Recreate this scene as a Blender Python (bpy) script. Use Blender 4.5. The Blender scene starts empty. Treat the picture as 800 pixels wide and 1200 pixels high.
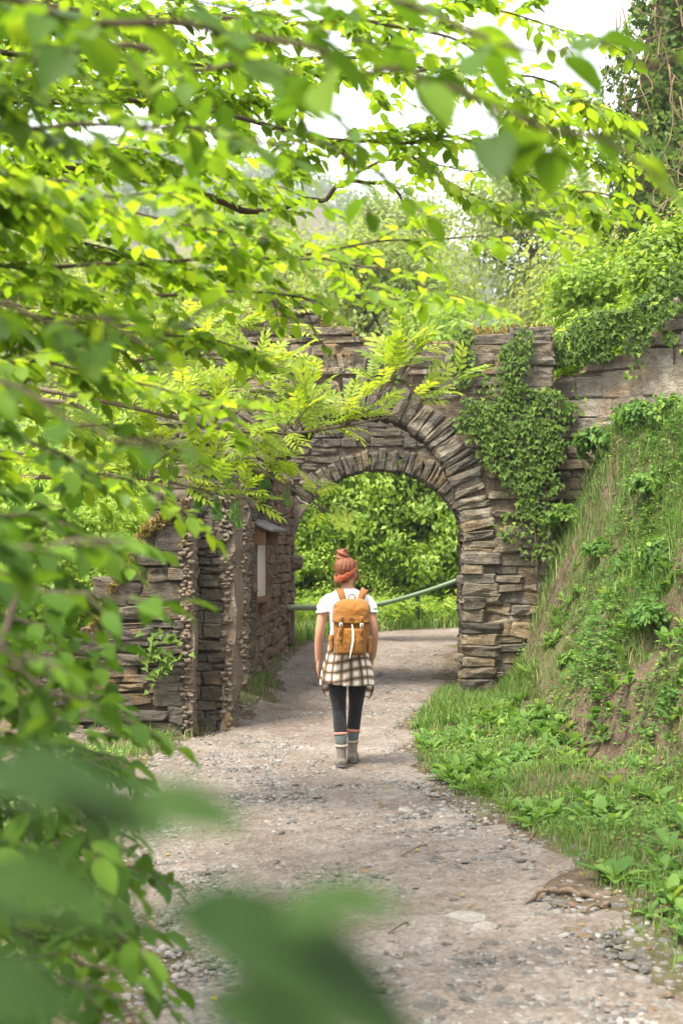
import bpy, bmesh, math, random
import numpy as np
from mathutils import Vector, Matrix, Quaternion

SC = bpy.context.scene
COL = SC.collection
R = random.Random(7)
RNG = np.random.default_rng(11)
rad = math.radians
PXF, CX, HY, CAMZ = 1667.0, 400.0, 645.0, 1.70     # focal length in photo pixels, centre column, horizon row, eye height

# ---------------------------------------------------------------- camera
cd = bpy.data.cameras.new('camera')
cam = bpy.data.objects.new('camera', cd)
COL.objects.link(cam)
cam.location = (0, 0, CAMZ)
cam.rotation_euler = (rad(90), 0, 0)
cd.sensor_fit = 'VERTICAL'
cd.sensor_height = 36
cd.sensor_width = 24
cd.lens = 50
cd.shift_y = 45 / 1200
cd.clip_start = 0.02
cd.clip_end = 3000
cd.dof.use_dof = True
cd.dof.focus_distance = 11.6
cd.dof.aperture_fstop = 3.5
SC.camera = cam

# ---------------------------------------------------------------- world, sun, exposure
SUN_EL, SUN_AZ = rad(62), rad(-138)                   # azimuth from +Y towards +X
world = bpy.data.worlds.new('World')
SC.world = world
world.use_nodes = True
wn = world.node_tree
sky = wn.nodes.new('ShaderNodeTexSky')
sky.sky_type = 'NISHITA'
sky.sun_disc = False
sky.sun_elevation = SUN_EL
sky.sun_rotation = SUN_AZ
sky.dust_density = 6.0
sky.air_density = 1.0
sky.ozone_density = 0.6
# thin bright cloud veil over the whole sky
wtc = wn.nodes.new('ShaderNodeTexCoord'); wno = wn.nodes.new('ShaderNodeTexNoise')
wno.inputs['Scale'].default_value = 2.2; wno.inputs['Detail'].default_value = 5
wn.links.new(wtc.outputs['Generated'], wno.inputs['Vector'])
wmr = wn.nodes.new('ShaderNodeMapRange')
wmr.inputs['From Min'].default_value = .3; wmr.inputs['From Max'].default_value = .6
wmr.inputs['To Min'].default_value = .6; wmr.inputs['To Max'].default_value = .95
wn.links.new(wno.outputs['Fac'], wmr.inputs['Value'])
wmx = wn.nodes.new('ShaderNodeMix'); wmx.data_type = 'RGBA'
wmx.inputs['B'].default_value = (5.2, 5.25, 5.35, 1)
wn.links.new(wmr.outputs[0], wmx.inputs['Factor'])
wn.links.new(sky.outputs['Color'], wmx.inputs['A'])
wn.links.new(wmx.outputs['Result'], wn.nodes['Background'].inputs['Color'])
wn.nodes['Background'].inputs['Strength'].default_value = 0.15
sd = bpy.data.lights.new('sun', 'SUN')
sd.energy = 3.2
sd.angle = rad(18)
sd.color = (1.0, 0.93, 0.80)
sun = bpy.data.objects.new('sun', sd)
COL.objects.link(sun)
sdir = Vector((math.cos(SUN_EL) * math.sin(SUN_AZ), math.cos(SUN_EL) * math.cos(SUN_AZ), math.sin(SUN_EL)))
sun.rotation_euler = sdir.to_track_quat('Z', 'Y').to_euler()
sun.location = sdir * 60
SC.view_settings.view_transform = 'Standard'
SC.view_settings.look = 'None'
SC.view_settings.exposure = 1.87
SC.view_settings.gamma = 1.0
SC.render.engine = 'CYCLES'
SC.cycles.max_bounces = 7
SC.cycles.diffuse_bounces = 3
SC.cycles.glossy_bounces = 2
SC.cycles.transmission_bounces = 5
SC.cycles.transparent_max_bounces = 6
SC.cycles.sample_clamp_indirect = 6
SC.cycles.use_denoising = True

# ---------------------------------------------------------------- helpers
def P(px, py, Y):
    """photo pixel + distance -> world point"""
    return np.array([(px - CX) * Y / PXF, Y, CAMZ + (HY - py) * Y / PXF])

def to_px(p):
    y = max(p[1], 0.05)
    return CX + p[0] * PXF / y, HY - (p[2] - CAMZ) * PXF / y

def _h(ix, iy, iz):
    n = (ix * 374761393 + iy * 668265263 + iz * 2147483647 % 4294967291) & 0xFFFFFFFF
    n = ((n ^ (n >> 13)) * 1274126177) & 0xFFFFFFFF
    return ((n ^ (n >> 16)) & 0xFFFF) / 65535.0

def vn(x, y, z=0.0):
    """vectorised value noise in -1..1"""
    x, y, z = np.broadcast_arrays(np.asarray(x, float), np.asarray(y, float), np.asarray(z, float))
    ix, iy, iz = np.floor(x).astype(np.int64), np.floor(y).astype(np.int64), np.floor(z).astype(np.int64)
    fx, fy, fz = x - ix, y - iy, z - iz
    fx, fy, fz = [f * f * (3 - 2 * f) for f in (fx, fy, fz)]
    o = 0
    for dx in (0, 1):
        for dy in (0, 1):
            for dz in (0, 1):
                w = (fx if dx else 1 - fx) * (fy if dy else 1 - fy) * (fz if dz else 1 - fz)
                o = o + w * _h(ix + dx, iy + dy, iz + dz)
    return o * 2 - 1

def fbm(x, y, z=0.0, o=3):
    s, a = 0, 1.0
    for i in range(o):
        s = s + a * vn(x * 2 ** i + 17 * i, y * 2 ** i + 5 * i, np.asarray(z) * 2 ** i)
        a *= 0.5
    return s

def sstep(a, b, x):
    t = np.clip((np.asarray(x, float) - a) / (b - a), 0, 1)
    return t * t * (3 - 2 * t)

def nrm(v):
    v = np.asarray(v, float)
    return v / np.maximum(np.linalg.norm(v, axis=-1, keepdims=True), 1e-9)

def mk_mesh(name, V, faces, mat=None, smooth=False, attr=None, uv=None):
    """V (n,3); faces: list of (m,k) int arrays"""
    me = bpy.data.meshes.new(name)
    V = np.asarray(V, np.float32)
    me.vertices.add(len(V))
    me.vertices.foreach_set('co', V.ravel())
    faces = [np.asarray(f, np.int32) for f in faces if len(f)]
    loops = np.concatenate([f.ravel() for f in faces])
    tot = np.concatenate([np.full(len(f), f.shape[1], np.int32) for f in faces])
    st = np.concatenate([[0], np.cumsum(tot)[:-1]]).astype(np.int32)
    me.loops.add(len(loops))
    me.loops.foreach_set('vertex_index', loops)
    me.polygons.add(len(tot))
    me.polygons.foreach_set('loop_start', st)
    me.polygons.foreach_set('loop_total', tot)
    if smooth:
        me.polygons.foreach_set('use_smooth', np.ones(len(tot), bool))
    if attr is not None:
        a = me.attributes.new('v', 'FLOAT', 'FACE')
        a.data.foreach_set('value', np.asarray(attr, np.float32))
    if uv is not None:
        l = me.uv_layers.new(name='UVMap')
        l.data.foreach_set('uv', np.asarray(uv, np.float32)[loops].ravel())
    me.update(calc_edges=True)
    me.validate()
    if mat:
        me.materials.append(mat)
    return me

def wm(o):
    m = Matrix.LocRotScale(o.location, o.rotation_euler, o.scale)
    return wm(o.parent) @ o.matrix_parent_inverse @ m if o.parent else m

def link(name, me, parent=None, local=False):
    """geometry is given in world coordinates unless local=True"""
    o = bpy.data.objects.new(name, me)
    COL.objects.link(o)
    if parent:
        o.parent = parent
        if not local:
            o.matrix_parent_inverse = wm(parent).inverted()
    return o

def tag(o, label=None, cat=None, group=None, kind=None):
    if label: o['label'] = label
    if cat: o['category'] = cat
    if group: o['group'] = group
    if kind: o['kind'] = kind
    return o

def thing(name, loc, label, cat, group=None, rz=0):
    o = bpy.data.objects.new(name, None)
    o.empty_display_size = 0.2
    COL.objects.link(o)
    o.location = loc
    o.rotation_euler = (0, 0, rz)
    return tag(o, label, cat, group)

class MB:
    """collects pieces of geometry for ONE mesh"""
    def __init__(s):
        s.V, s.F3, s.F4, s.A3, s.A4, s.n = [], [], [], [], [], 0
    def add(s, V, F, a=0.0):
        V = np.asarray(V, float); F = np.asarray(F, int)
        s.V.append(V)
        (s.F3 if F.shape[1] == 3 else s.F4).append(F + s.n)
        (s.A3 if F.shape[1] == 3 else s.A4).append(np.broadcast_to(np.asarray(a, float), (len(F),)).copy())
        s.n += len(V)
    def add2(s, V, F4, F3, a=0.0):
        V = np.asarray(V, float)
        s.V.append(V)
        for F, L, A in ((F4, s.F4, s.A4), (F3, s.F3, s.A3)):
            F = np.asarray(F, int)
            if len(F):
                L.append(F + s.n); A.append(np.full(len(F), float(a)))
        s.n += len(V)
    def tube(s, pts, rr, sides=6, cap=True, a=0.0, ry=None):
        pts = np.asarray(pts, float); n = len(pts)
        rr = np.broadcast_to(np.asarray(rr, float), (n,))
        ry_ = rr if ry is None else np.broadcast_to(np.asarray(ry, float), (n,))
        T = nrm(np.gradient(pts, axis=0))
        ref = np.array([0, 1., 0]) if ry is not None else (np.array([0, 0, 1.]) if abs(T[:, 2].mean()) < 0.8 else np.array([0, 1., 0]))
        S = nrm(np.cross(T, ref)); U = nrm(np.cross(S, T))
        an = np.linspace(0, 2 * np.pi, sides, endpoint=False)
        V = pts[:, None] + (np.cos(an)[None, :, None] * S[:, None] * rr[:, None, None] + np.sin(an)[None, :, None] * U[:, None] * ry_[:, None, None])
        V = V.reshape(-1, 3)
        i = np.arange(n - 1)[:, None] * sides; j = np.arange(sides)[None]; k = (j + 1) % sides
        F4 = np.stack([i + j, i + k, i + sides + k, i + sides + j], -1).reshape(-1, 4)
        F3 = []
        if cap:
            V = np.concatenate([V, pts[:1], pts[-1:]])
            c0, c1 = n * sides, n * sides + 1
            jj = np.arange(sides); kk = (jj + 1) % sides; b = (n - 1) * sides
            F3 = np.concatenate([np.stack([np.full(sides, c0), kk, jj], -1), np.stack([np.full(sides, c1), b + jj, b + kk], -1)])
        s.add2(V, F4, F3, a)
    def box(s, c, h, rot=None, a=0.0):
        B = np.array([[x, y, z] for x in (-1, 1) for y in (-1, 1) for z in (-1, 1)], float) * np.asarray(h, float)
        if rot is not None: B = B @ np.asarray(rot).T
        s.add(B + np.asarray(c, float), [[0, 1, 3, 2], [4, 6, 7, 5], [0, 4, 5, 1], [2, 3, 7, 6], [0, 2, 6, 4], [1, 5, 7, 3]], a)
    def leaves(s, Pn, D, N, S, tmpl, a):
        TV, TF = tmpl
        D = nrm(D); T = nrm(np.cross(D, N)); N = np.cross(T, D)
        S = np.asarray(S, float).reshape(-1, 1, 1)
        V = Pn[:, None] + S * (TV[None, :, 0:1] * T[:, None] + TV[None, :, 1:2] * D[:, None] + TV[None, :, 2:3] * N[:, None])
        m, k = len(Pn), len(TV)
        F = (TF[None] + (np.arange(m) * k)[:, None, None]).reshape(-1, TF.shape[1])
        s.add(V.reshape(-1, 3), F, np.repeat(np.asarray(a, float), len(TF)))
    def mesh(s, name, mat=None, smooth=False):
        V = np.concatenate(s.V)
        F, A = [], []
        if s.F3: F.append(np.concatenate(s.F3)); A.append(np.concatenate(s.A3))
        if s.F4: F.append(np.concatenate(s.F4)); A.append(np.concatenate(s.A4))
        return mk_mesh(name, V, F, mat, smooth, np.concatenate(A))
    def build(s, name, mat, parent=None, smooth=False, local=False):
        return link(name, s.mesh(name, mat, smooth), parent, local)

def crv(pts, n):
    """Catmull-Rom through points -> n samples"""
    p = np.asarray(pts, float)
    p = np.concatenate([2 * p[:1] - p[1:2], p, 2 * p[-1:] - p[-2:-1]])
    m = len(p) - 3
    out = []
    for t in np.linspace(0, m - 1e-6, n):
        i = int(t); f = t - i
        a, b, c, d = p[i:i + 4]
        out.append(0.5 * (2 * b + (c - a) * f + (2 * a - 5 * b + 4 * c - d) * f * f + (3 * b - a - 3 * c + d) * f ** 3))
    return np.array(out)

# leaf templates (x across, y along, z normal)
LEAF_LO = (np.array([[0, 0, 0], [-.29, .45, .07], [.29, .45, .07], [0, 1, -.06], [0, .5, 0.0]]),
           np.array([[0, 2, 4], [2, 3, 4], [3, 1, 4], [1, 0, 4]]))
def leaf_template(w=0.30, fold=0.08, droop=0.12, st=(0, .12, .3, .5, .7, .88, 1.0), wd=(.02, .55, .92, 1.0, .8, .4, 0.0), wave=0.0):
    V, F = [], []
    for y, q in zip(st, wd):
        z = -droop * (y - .25) ** 2 * 1.4
        V += [[-w * q, y, z + fold * q + wave * math.sin(y * 13)], [0, y, z], [w * q, y, z + fold * q - wave * math.sin(y * 11 + 1)]]
    for i in range(len(st) - 1):
        a = i * 3; b = a + 3
        F += [[a, a + 1, b + 1], [a, b + 1, b], [a + 1, a + 2, b + 2], [a + 1, b + 2, b + 1]]
    return np.array(V, float), np.array(F)
LEAF_MID = leaf_template(st=(0, .22, .5, .8, 1.0), wd=(.03, .8, 1.0, .55, 0.0))
LEAF_HI = leaf_template(wave=0.012)
LANCE = leaf_template(w=.17, fold=.05, droop=.35, wd=(.25, .3, .6, .95, .95, .6, 0.0), wave=.01)
LEAFLET = leaf_template(w=.17, fold=.04, droop=.15, st=(0, .2, .5, .8, 1.0), wd=(.05, .75, 1.0, .6, 0.0))
KEY = leaf_template(w=.09, fold=.01, droop=.05, st=(0, .4, .8, 1.0), wd=(.2, .6, 1.0, .4))
IVY = (np.array([[0, .05, 0], [-.42, .02, .05], [-.30, .42, .04], [-.16, .5, .0], [0, 1., -.1], [.16, .5, 0], [.30, .42, .04], [.42, .02, .05]]),
       np.array([[0, 7, 6], [0, 6, 5], [0, 5, 4], [0, 4, 3], [0, 3, 2], [0, 2, 1]]))

# ---------------------------------------------------------------- materials
def new_mat(name):
    m = bpy.data.materials.new(name)
    m.use_nodes = True
    nt = m.node_tree
    nt.nodes.clear()
    out = nt.nodes.new('ShaderNodeOutputMaterial')
    return m, nt, out

def N(nt, t, **kw):
    n = nt.nodes.new('ShaderNode' + t)
    for k, v in kw.items():
        if hasattr(n, k): setattr(n, k, v)
        else: n.inputs[k].default_value = v
    return n

def ramp(nt, fac, stops):
    r = nt.nodes.new('ShaderNodeValToRGB')
    el = r.color_ramp.elements
    while len(el) < len(stops): el.new(0.5)
    for e, (p, c) in zip(el, stops):
        e.position = p
        e.color = (*c, 1) if len(c) == 3 else c
    nt.links.new(fac, r.inputs['Fac'])
    return r.outputs['Color']

def mixc(nt, fac, a, b, mode='MIX'):
    m = nt.nodes.new('ShaderNodeMix')
    m.data_type = 'RGBA'; m.blend_type = mode
    for sock, v in ((m.inputs['Factor'], fac), (m.inputs['A'], a), (m.inputs['B'], b)):
        if isinstance(v, (int, float)): sock.default_value = v
        elif isinstance(v, tuple): sock.default_value = (*v, 1)
        else: nt.links.new(v, sock)
    return m.outputs['Result']

def mth(nt, op, a, b=None, c=None):
    m = nt.nodes.new('ShaderNodeMath'); m.operation = op
    for s, v in zip(m.inputs, (a, b, c)):
        if v is None: continue
        if isinstance(v, (int, float)): s.default_value = v
        else: nt.links.new(v, s)
    return m.outputs[0]

def pos(nt, scale=(1, 1, 1)):
    g = N(nt, 'NewGeometry')
    mp = N(nt, 'Mapping')
    mp.inputs['Scale'].default_value = scale
    nt.links.new(g.outputs['Position'], mp.inputs['Vector'])
    return mp.outputs['Vector']

def noise(nt, vec, scale, detail=4, rough=.55):
    n = N(nt, 'TexNoise')
    n.inputs['Scale'].default_value = scale
    n.inputs['Detail'].default_value = detail
    n.inputs['Roughness'].default_value = rough
    nt.links.new(vec, n.inputs['Vector'])
    return n.outputs['Fac']

def principled(nt, out, col, rough=.8, spec=.3, bump=None, bdist=.02, bstr=1.0, metal=0.0):
    b = N(nt, 'BsdfPrincipled')
    if isinstance(col, tuple): b.inputs['Base Color'].default_value = (*col, 1)
    else: nt.links.new(col, b.inputs['Base Color'])
    if isinstance(rough, (int, float)): b.inputs['Roughness'].default_value = rough
    else: nt.links.new(rough, b.inputs['Roughness'])
    b.inputs['Specular IOR Level'].default_value = spec
    b.inputs['Metallic'].default_value = metal
    if bump is not None:
        bp = N(nt, 'Bump')
        bp.inputs['Distance'].default_value = bdist
        bp.inputs['Strength'].default_value = bstr
        nt.links.new(bump, bp.inputs['Height'])
        nt.links.new(bp.outputs['Normal'], b.inputs['Normal'])
    if out is not None:
        nt.links.new(b.outputs['BSDF'], out.inputs['Surface'])
    return b

def leaf_mat(name, stops, trans, tfac=.45, rough=.5, spec=.35, under=1.0):
    m, nt, out = new_mat(name)
    at = N(nt, 'Attribute', attribute_name='v')
    oi = N(nt, 'ObjectInfo')
    v = mth(nt, 'FRACT', mth(nt, 'ADD', at.outputs['Fac'], oi.outputs['Random']))
    c = ramp(nt, v, stops)
    c = mixc(nt, mth(nt, 'MULTIPLY', noise(nt, pos(nt), 30, 2), .35), c, tuple(x * .55 for x in stops[0][1]))
    b = principled(nt, None, c, rough, spec)
    t = N(nt, 'BsdfTranslucent')
    tc = mixc(nt, 1.0, c, trans, 'MULTIPLY')
    nt.links.new(tc, t.inputs['Color'])
    mx = N(nt, 'MixShader')
    mx.inputs[0].default_value = tfac
    nt.links.new(b.outputs[0], mx.inputs[1]); nt.links.new(t.outputs[0], mx.inputs[2])
    nt.links.new(mx.outputs[0], out.inputs['Surface'])
    return m

def stone_mat(name, stops, lichen=(.34, .31, .24), ochre=(.30, .19, .08), lich=.62, strata=3.5, dark=.4):
    m, nt, out = new_mat(name)
    oi = N(nt, 'ObjectInfo')
    c = ramp(nt, oi.outputs['Random'], stops)
    p = pos(nt); ps = pos(nt, (1, 1, strata))
    n1 = noise(nt, ps, 5.0, 7, .7)
    n5 = noise(nt, p, 14, 5, .7)
    c = mixc(nt, mth(nt, 'MULTIPLY', ramp(nt, n1, [(.3, (1, 1, 1)), (.62, (0, 0, 0))]), dark), c, (.05, .045, .04))
    n2 = noise(nt, p, 5, 5, .6)
    c = mixc(nt, mth(nt, 'MULTIPLY', ramp(nt, n2, [(lich - .04, (0, 0, 0)), (lich + .08, (1, 1, 1))]), .75), c, lichen)
    n3 = noise(nt, p, 2.3, 5, .6)
    c = mixc(nt, mth(nt, 'MULTIPLY', ramp(nt, n3, [(.56, (0, 0, 0)), (.7, (1, 1, 1))]), .6), c, ochre)
    c = mixc(nt, .55, c, ramp(nt, n5, [(.32, (.45, .43, .42)), (.55, (1.0, .98, .95)), (.72, (1.35, 1.3, 1.2))]), 'MULTIPLY')
    n4 = noise(nt, p, 60, 3, .7)
    c = mixc(nt, .35, c, ramp(nt, n4, [(.3, (.35, .33, .3)), (.7, (1.0, 1.0, 1.0))]), 'MULTIPLY')
    h = mth(nt, 'ADD', mth(nt, 'ADD', mth(nt, 'MULTIPLY', n1, .9), mth(nt, 'MULTIPLY', n5, .8)), mth(nt, 'MULTIPLY', n4, .3))
    principled(nt, out, c, .9, .2, h, .05, 1.0)
    return m

def plain(name, col, rough=.7, spec=.3, var=.25, scale=40, bstr=.3, bdist=.004, metal=0.0):
    m, nt, out = new_mat(name)
    n = noise(nt, pos(nt), scale, 4, .6)
    c = mixc(nt, mth(nt, 'MULTIPLY', n, var * 2), col, tuple(x * .5 for x in col))
    principled(nt, out, c, rough, spec, n, bdist, bstr, metal)
    return m

M = {}
M['horn'] = leaf_mat('hornbeam_leaf', [(0, (.070, .145, .010)), (.4, (.13, .245, .014)), (.75, (.20, .33, .02)), (1, (.29, .41, .03))], (2.2, 1.9, 1.0), .58, .5)
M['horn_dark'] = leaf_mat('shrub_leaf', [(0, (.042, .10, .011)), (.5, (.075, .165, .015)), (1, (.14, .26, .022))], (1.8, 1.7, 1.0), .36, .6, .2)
M['ash'] = leaf_mat('ash_leaf', [(0, (.17, .27, .02)), (.5, (.25, .35, .03)), (1, (.35, .42, .05))], (2.0, 1.8, 1.0), .5, .5)
M['key'] = leaf_mat('ash_key', [(0, (.05, .16, .02)), (1, (.10, .24, .03))], (2.0, 1.8, 1.0), .35, .5)
M['bush'] = leaf_mat('bush_leaf', [(0, (.12, .21, .018)), (.5, (.21, .34, .034)), (1, (.36, .48, .08))], (2.0, 1.8, 1.0), .48, .5)
M['bush2'] = leaf_mat('tree_leaf', [(0, (.13, .19, .04)), (.5, (.21, .28, .065)), (1, (.32, .37, .11))], (2.0, 1.8, 1.0), .42, .6)
M['near'] = leaf_mat('shade_toned_leaf', [(0, (.018, .048, .008)), (.5, (.028, .066, .011)), (1, (.042, .085, .014))], (1.7, 1.6, 1.0), .35, .6, .2)  # shade on the closest leaves, put into their base colour
M['horn_shade'] = leaf_mat('shaded_horn_leaf', [(0, (.035, .085, .008)), (.5, (.065, .145, .011)), (.85, (.11, .21, .014)), (1, (.18, .28, .02))], (2.2, 1.9, 1.0), .5, .55, .2)  # darker hornbeam green: shade of the near limbs put into the colour
M['ivy'] = leaf_mat('ivy_leaf', [(0, (.035, .075, .010)), (.5, (.075, .14, .016)), (.85, (.13, .21, .026)), (1, (.21, .30, .04))], (1.8, 1.6, 1.0), .3, .6, .22)
M['weed'] = leaf_mat('weed_leaf', [(0, (.06, .14, .025)), (.5, (.10, .20, .04)), (.85, (.15, .26, .05)), (1, (.24, .33, .05))], (1.8, 1.7, 1.0), .38, .6, .2)
M['grass'] = leaf_mat('grass_blade', [(0, (.06, .13, .02)), (.5, (.10, .20, .03)), (.8, (.16, .25, .05)), (.93, (.26, .27, .10)), (1, (.36, .29, .15))], (1.8, 1.7, 1.0), .35, .6)
M['dry'] = leaf_mat('dry_leaf', [(0, (.16, .09, .04)), (.5, (.30, .17, .05)), (.85, (.42, .27, .08)), (1, (.5, .36, .03))], (1.2, 1.1, 1.0), .2, .8, .1)
M['moss'] = leaf_mat('moss', [(0, (.14, .10, .03)), (.5, (.22, .15, .045)), (1, (.20, .19, .05))], (1.2, 1.1, 1.0), .15, .9, .1)
M['wood_far'] = leaf_mat('wood_foliage', [(0, (.07, .12, .025)), (.5, (.11, .17, .04)), (1, (.16, .21, .06))], (1.6, 1.5, 1.0), .35, .7, .2)
M['stone'] = stone_mat('slate_stone', [(0, (.125, .113, .09)), (.25, (.22, .187, .13)), (.5, (.175, .16, .132)), (.7, (.28, .215, .125)), (.85, (.245, .21, .155)), (1, (.115, .105, .092))], lich=.58)
M['stone_dark'] = stone_mat('dark_slate', [(0, (.092, .083, .066)), (.4, (.155, .132, .098)), (.7, (.125, .113, .095)), (1, (.20, .163, .112))], lich=.66, dark=.55)
M['stone_pink'] = stone_mat('red_rubble', [(0, (.24, .165, .12)), (.4, (.31, .21, .15)), (.7, (.21, .16, .13)), (1, (.36, .26, .19))], lich=.64, strata=4)
M['stone_block'] = stone_mat('wall_block', [(0, (.25, .22, .18)), (.4, (.33, .29, .235)), (.7, (.28, .235, .18)), (1, (.36, .32, .27))], lichen=(.46, .43, .37), lich=.58, strata=3, dark=.3)
M['dressed'] = stone_mat('dressed_stone', [(0, (.30, .26, .21)), (.5, (.36, .31, .26)), (1, (.26, .23, .2))], strata=2, dark=.2)
M['mortar'] = stone_mat('earth_mortar', [(0, (.16, .125, .085)), (1, (.20, .155, .11))], strata=2, dark=.5)
M['rubble'] = stone_mat('rubble_mortar', [(0, (.27, .215, .16)), (1, (.32, .26, .2))], lichen=(.4, .35, .29), strata=2, dark=.35)
M['slate'] = stone_mat('loose_slate', [(0, (.11, .105, .10)), (.4, (.17, .16, .15)), (.7, (.15, .13, .115)), (1, (.26, .24, .225))], lichen=(.26, .24, .21), lich=.68, strata=1, dark=.15)
M['slate_pale'] = stone_mat('pale_slate', [(0, (.36, .335, .30)), (1, (.42, .40, .37))], lichen=(.4, .37, .33), strata=1, dark=.1)
M['slate_red'] = stone_mat('red_slate', [(0, (.30, .17, .12)), (1, (.33, .19, .13))], strata=1, dark=.1)
M['bark'] = plain('bark', (.085, .062, .042), .9, .15, .5, 25, .8, .02)
M['twig'] = plain('twig', (.15, .12, .085), .85, .15, .4, 40, .4, .006)
M['vine'] = plain('dead_vine', (.22, .155, .10), .9, .1, .4, 30, .4, .006)
M['clod'] = plain('clod', (.15, .108, .076), .95, .1, .5, 20, .8, .02)
M['root'] = plain('root', (.17, .125, .088), .9, .1, .4, 40, .5, .006)

def gravel_mat():
    m, nt, out = new_mat('gravel')
    at = N(nt, 'Attribute', attribute_name='v')
    c = ramp(nt, at.outputs['Fac'], [(0, (.08, .077, .075)), (.35, (.145, .138, .13)), (.6, (.20, .182, .165)), (.8, (.23, .212, .195)), (1, (.29, .275, .26))])
    n = noise(nt, pos(nt), 70, 3)
    c = mixc(nt, .4, c, ramp(nt, n, [(.3, (.5, .48, .45)), (.7, (1, 1, 1))]), 'MULTIPLY')
    principled(nt, out, c, .8, .3, n, .006, .5)
    return m
M['gravel'] = gravel_mat()

def path_mat():
    m, nt, out = new_mat('trodden_path')
    p = pos(nt)
    n1 = noise(nt, p, 1.3, 5, .6); n2 = noise(nt, p, 9, 5, .65); n3 = noise(nt, p, 55, 4, .7)
    c = ramp(nt, n1, [(.3, (.148, .116, .094)), (.5, (.192, .161, .137)), (.7, (.238, .21, .187))])
    c = mixc(nt, .65, c, ramp(nt, n2, [(.3, (.55, .5, .45)), (.65, (1.05, 1.05, 1.05))]), 'MULTIPLY')
    vo = N(nt, 'TexVoronoi'); vo.inputs['Scale'].default_value = 42
    nt.links.new(p, vo.inputs['Vector'])
    chips = ramp(nt, vo.outputs['Color'], [(0, (.5, .47, .44)), (.6, (1, 1, 1)), (1, (1.45, 1.45, 1.45))])
    c = mixc(nt, .6, c, chips, 'MULTIPLY')
    h = mth(nt, 'ADD', mth(nt, 'MULTIPLY', n2, .8), mth(nt, 'ADD', mth(nt, 'MULTIPLY', n3, .35), mth(nt, 'MULTIPLY', vo.outputs['Distance'], .5)))
    principled(nt, out, c, .9, .2, h, .03, .8)
    return m
M['path'] = path_mat()

def soil_mat():
    m, nt, out = new_mat('earth_bank')
    p = pos(nt)
    n1 = noise(nt, p, .9, 5, .6); n2 = noise(nt, p, 8, 6, .65); n3 = noise(nt, p, 45, 4, .7)
    c = ramp(nt, n2, [(.28, (.055, .038, .026)), (.5, (.115, .082, .058)), (.68, (.18, .135, .098))])
    c = mixc(nt, mth(nt, 'MULTIPLY', ramp(nt, n1, [(.45, (0, 0, 0)), (.62, (1, 1, 1))]), .55), c, (.085, .115, .03))
    h = mth(nt, 'ADD', n2, mth(nt, 'MULTIPLY', n3, .4))
    principled(nt, out, c, .95, .1, h, .06, 1.0)
    return m
M['soil'] = soil_mat()

# ---------------------------------------------------------------- ground
CL = np.array([[.6, 0.5], [.5, 3], [.22, 6], [0, 7.8], [-.5, 11], [-.2, 13.8], [.1, 15.5], [.25, 18], [.55, 20.5], [1.2, 22.6], [2.3, 24.2], [4.2, 25.4], [8, 26.6], [14, 27]])
CW = np.array([1.0, 1.0, 1.02, 1.1, 1.1, .82, .85, .98, 1.05, 1.15, 1.2, 1.2, 1.2, 1.2])
CLs = crv(CL, 140)
CWs = np.interp(np.linspace(0, len(CL) - 1, 140), np.arange(len(CL)), CW)
def path_d(x, y):
    """signed distance to the path edge (negative inside)"""
    x = np.asarray(x, float); y = np.asarray(y, float)
    best = np.full(np.broadcast(x, y).shape, 1e9)
    for (cx, cy), w in zip(CLs, CWs):
        best = np.minimum(best, np.hypot(x - cx, y - cy) - w)
    return best

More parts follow.
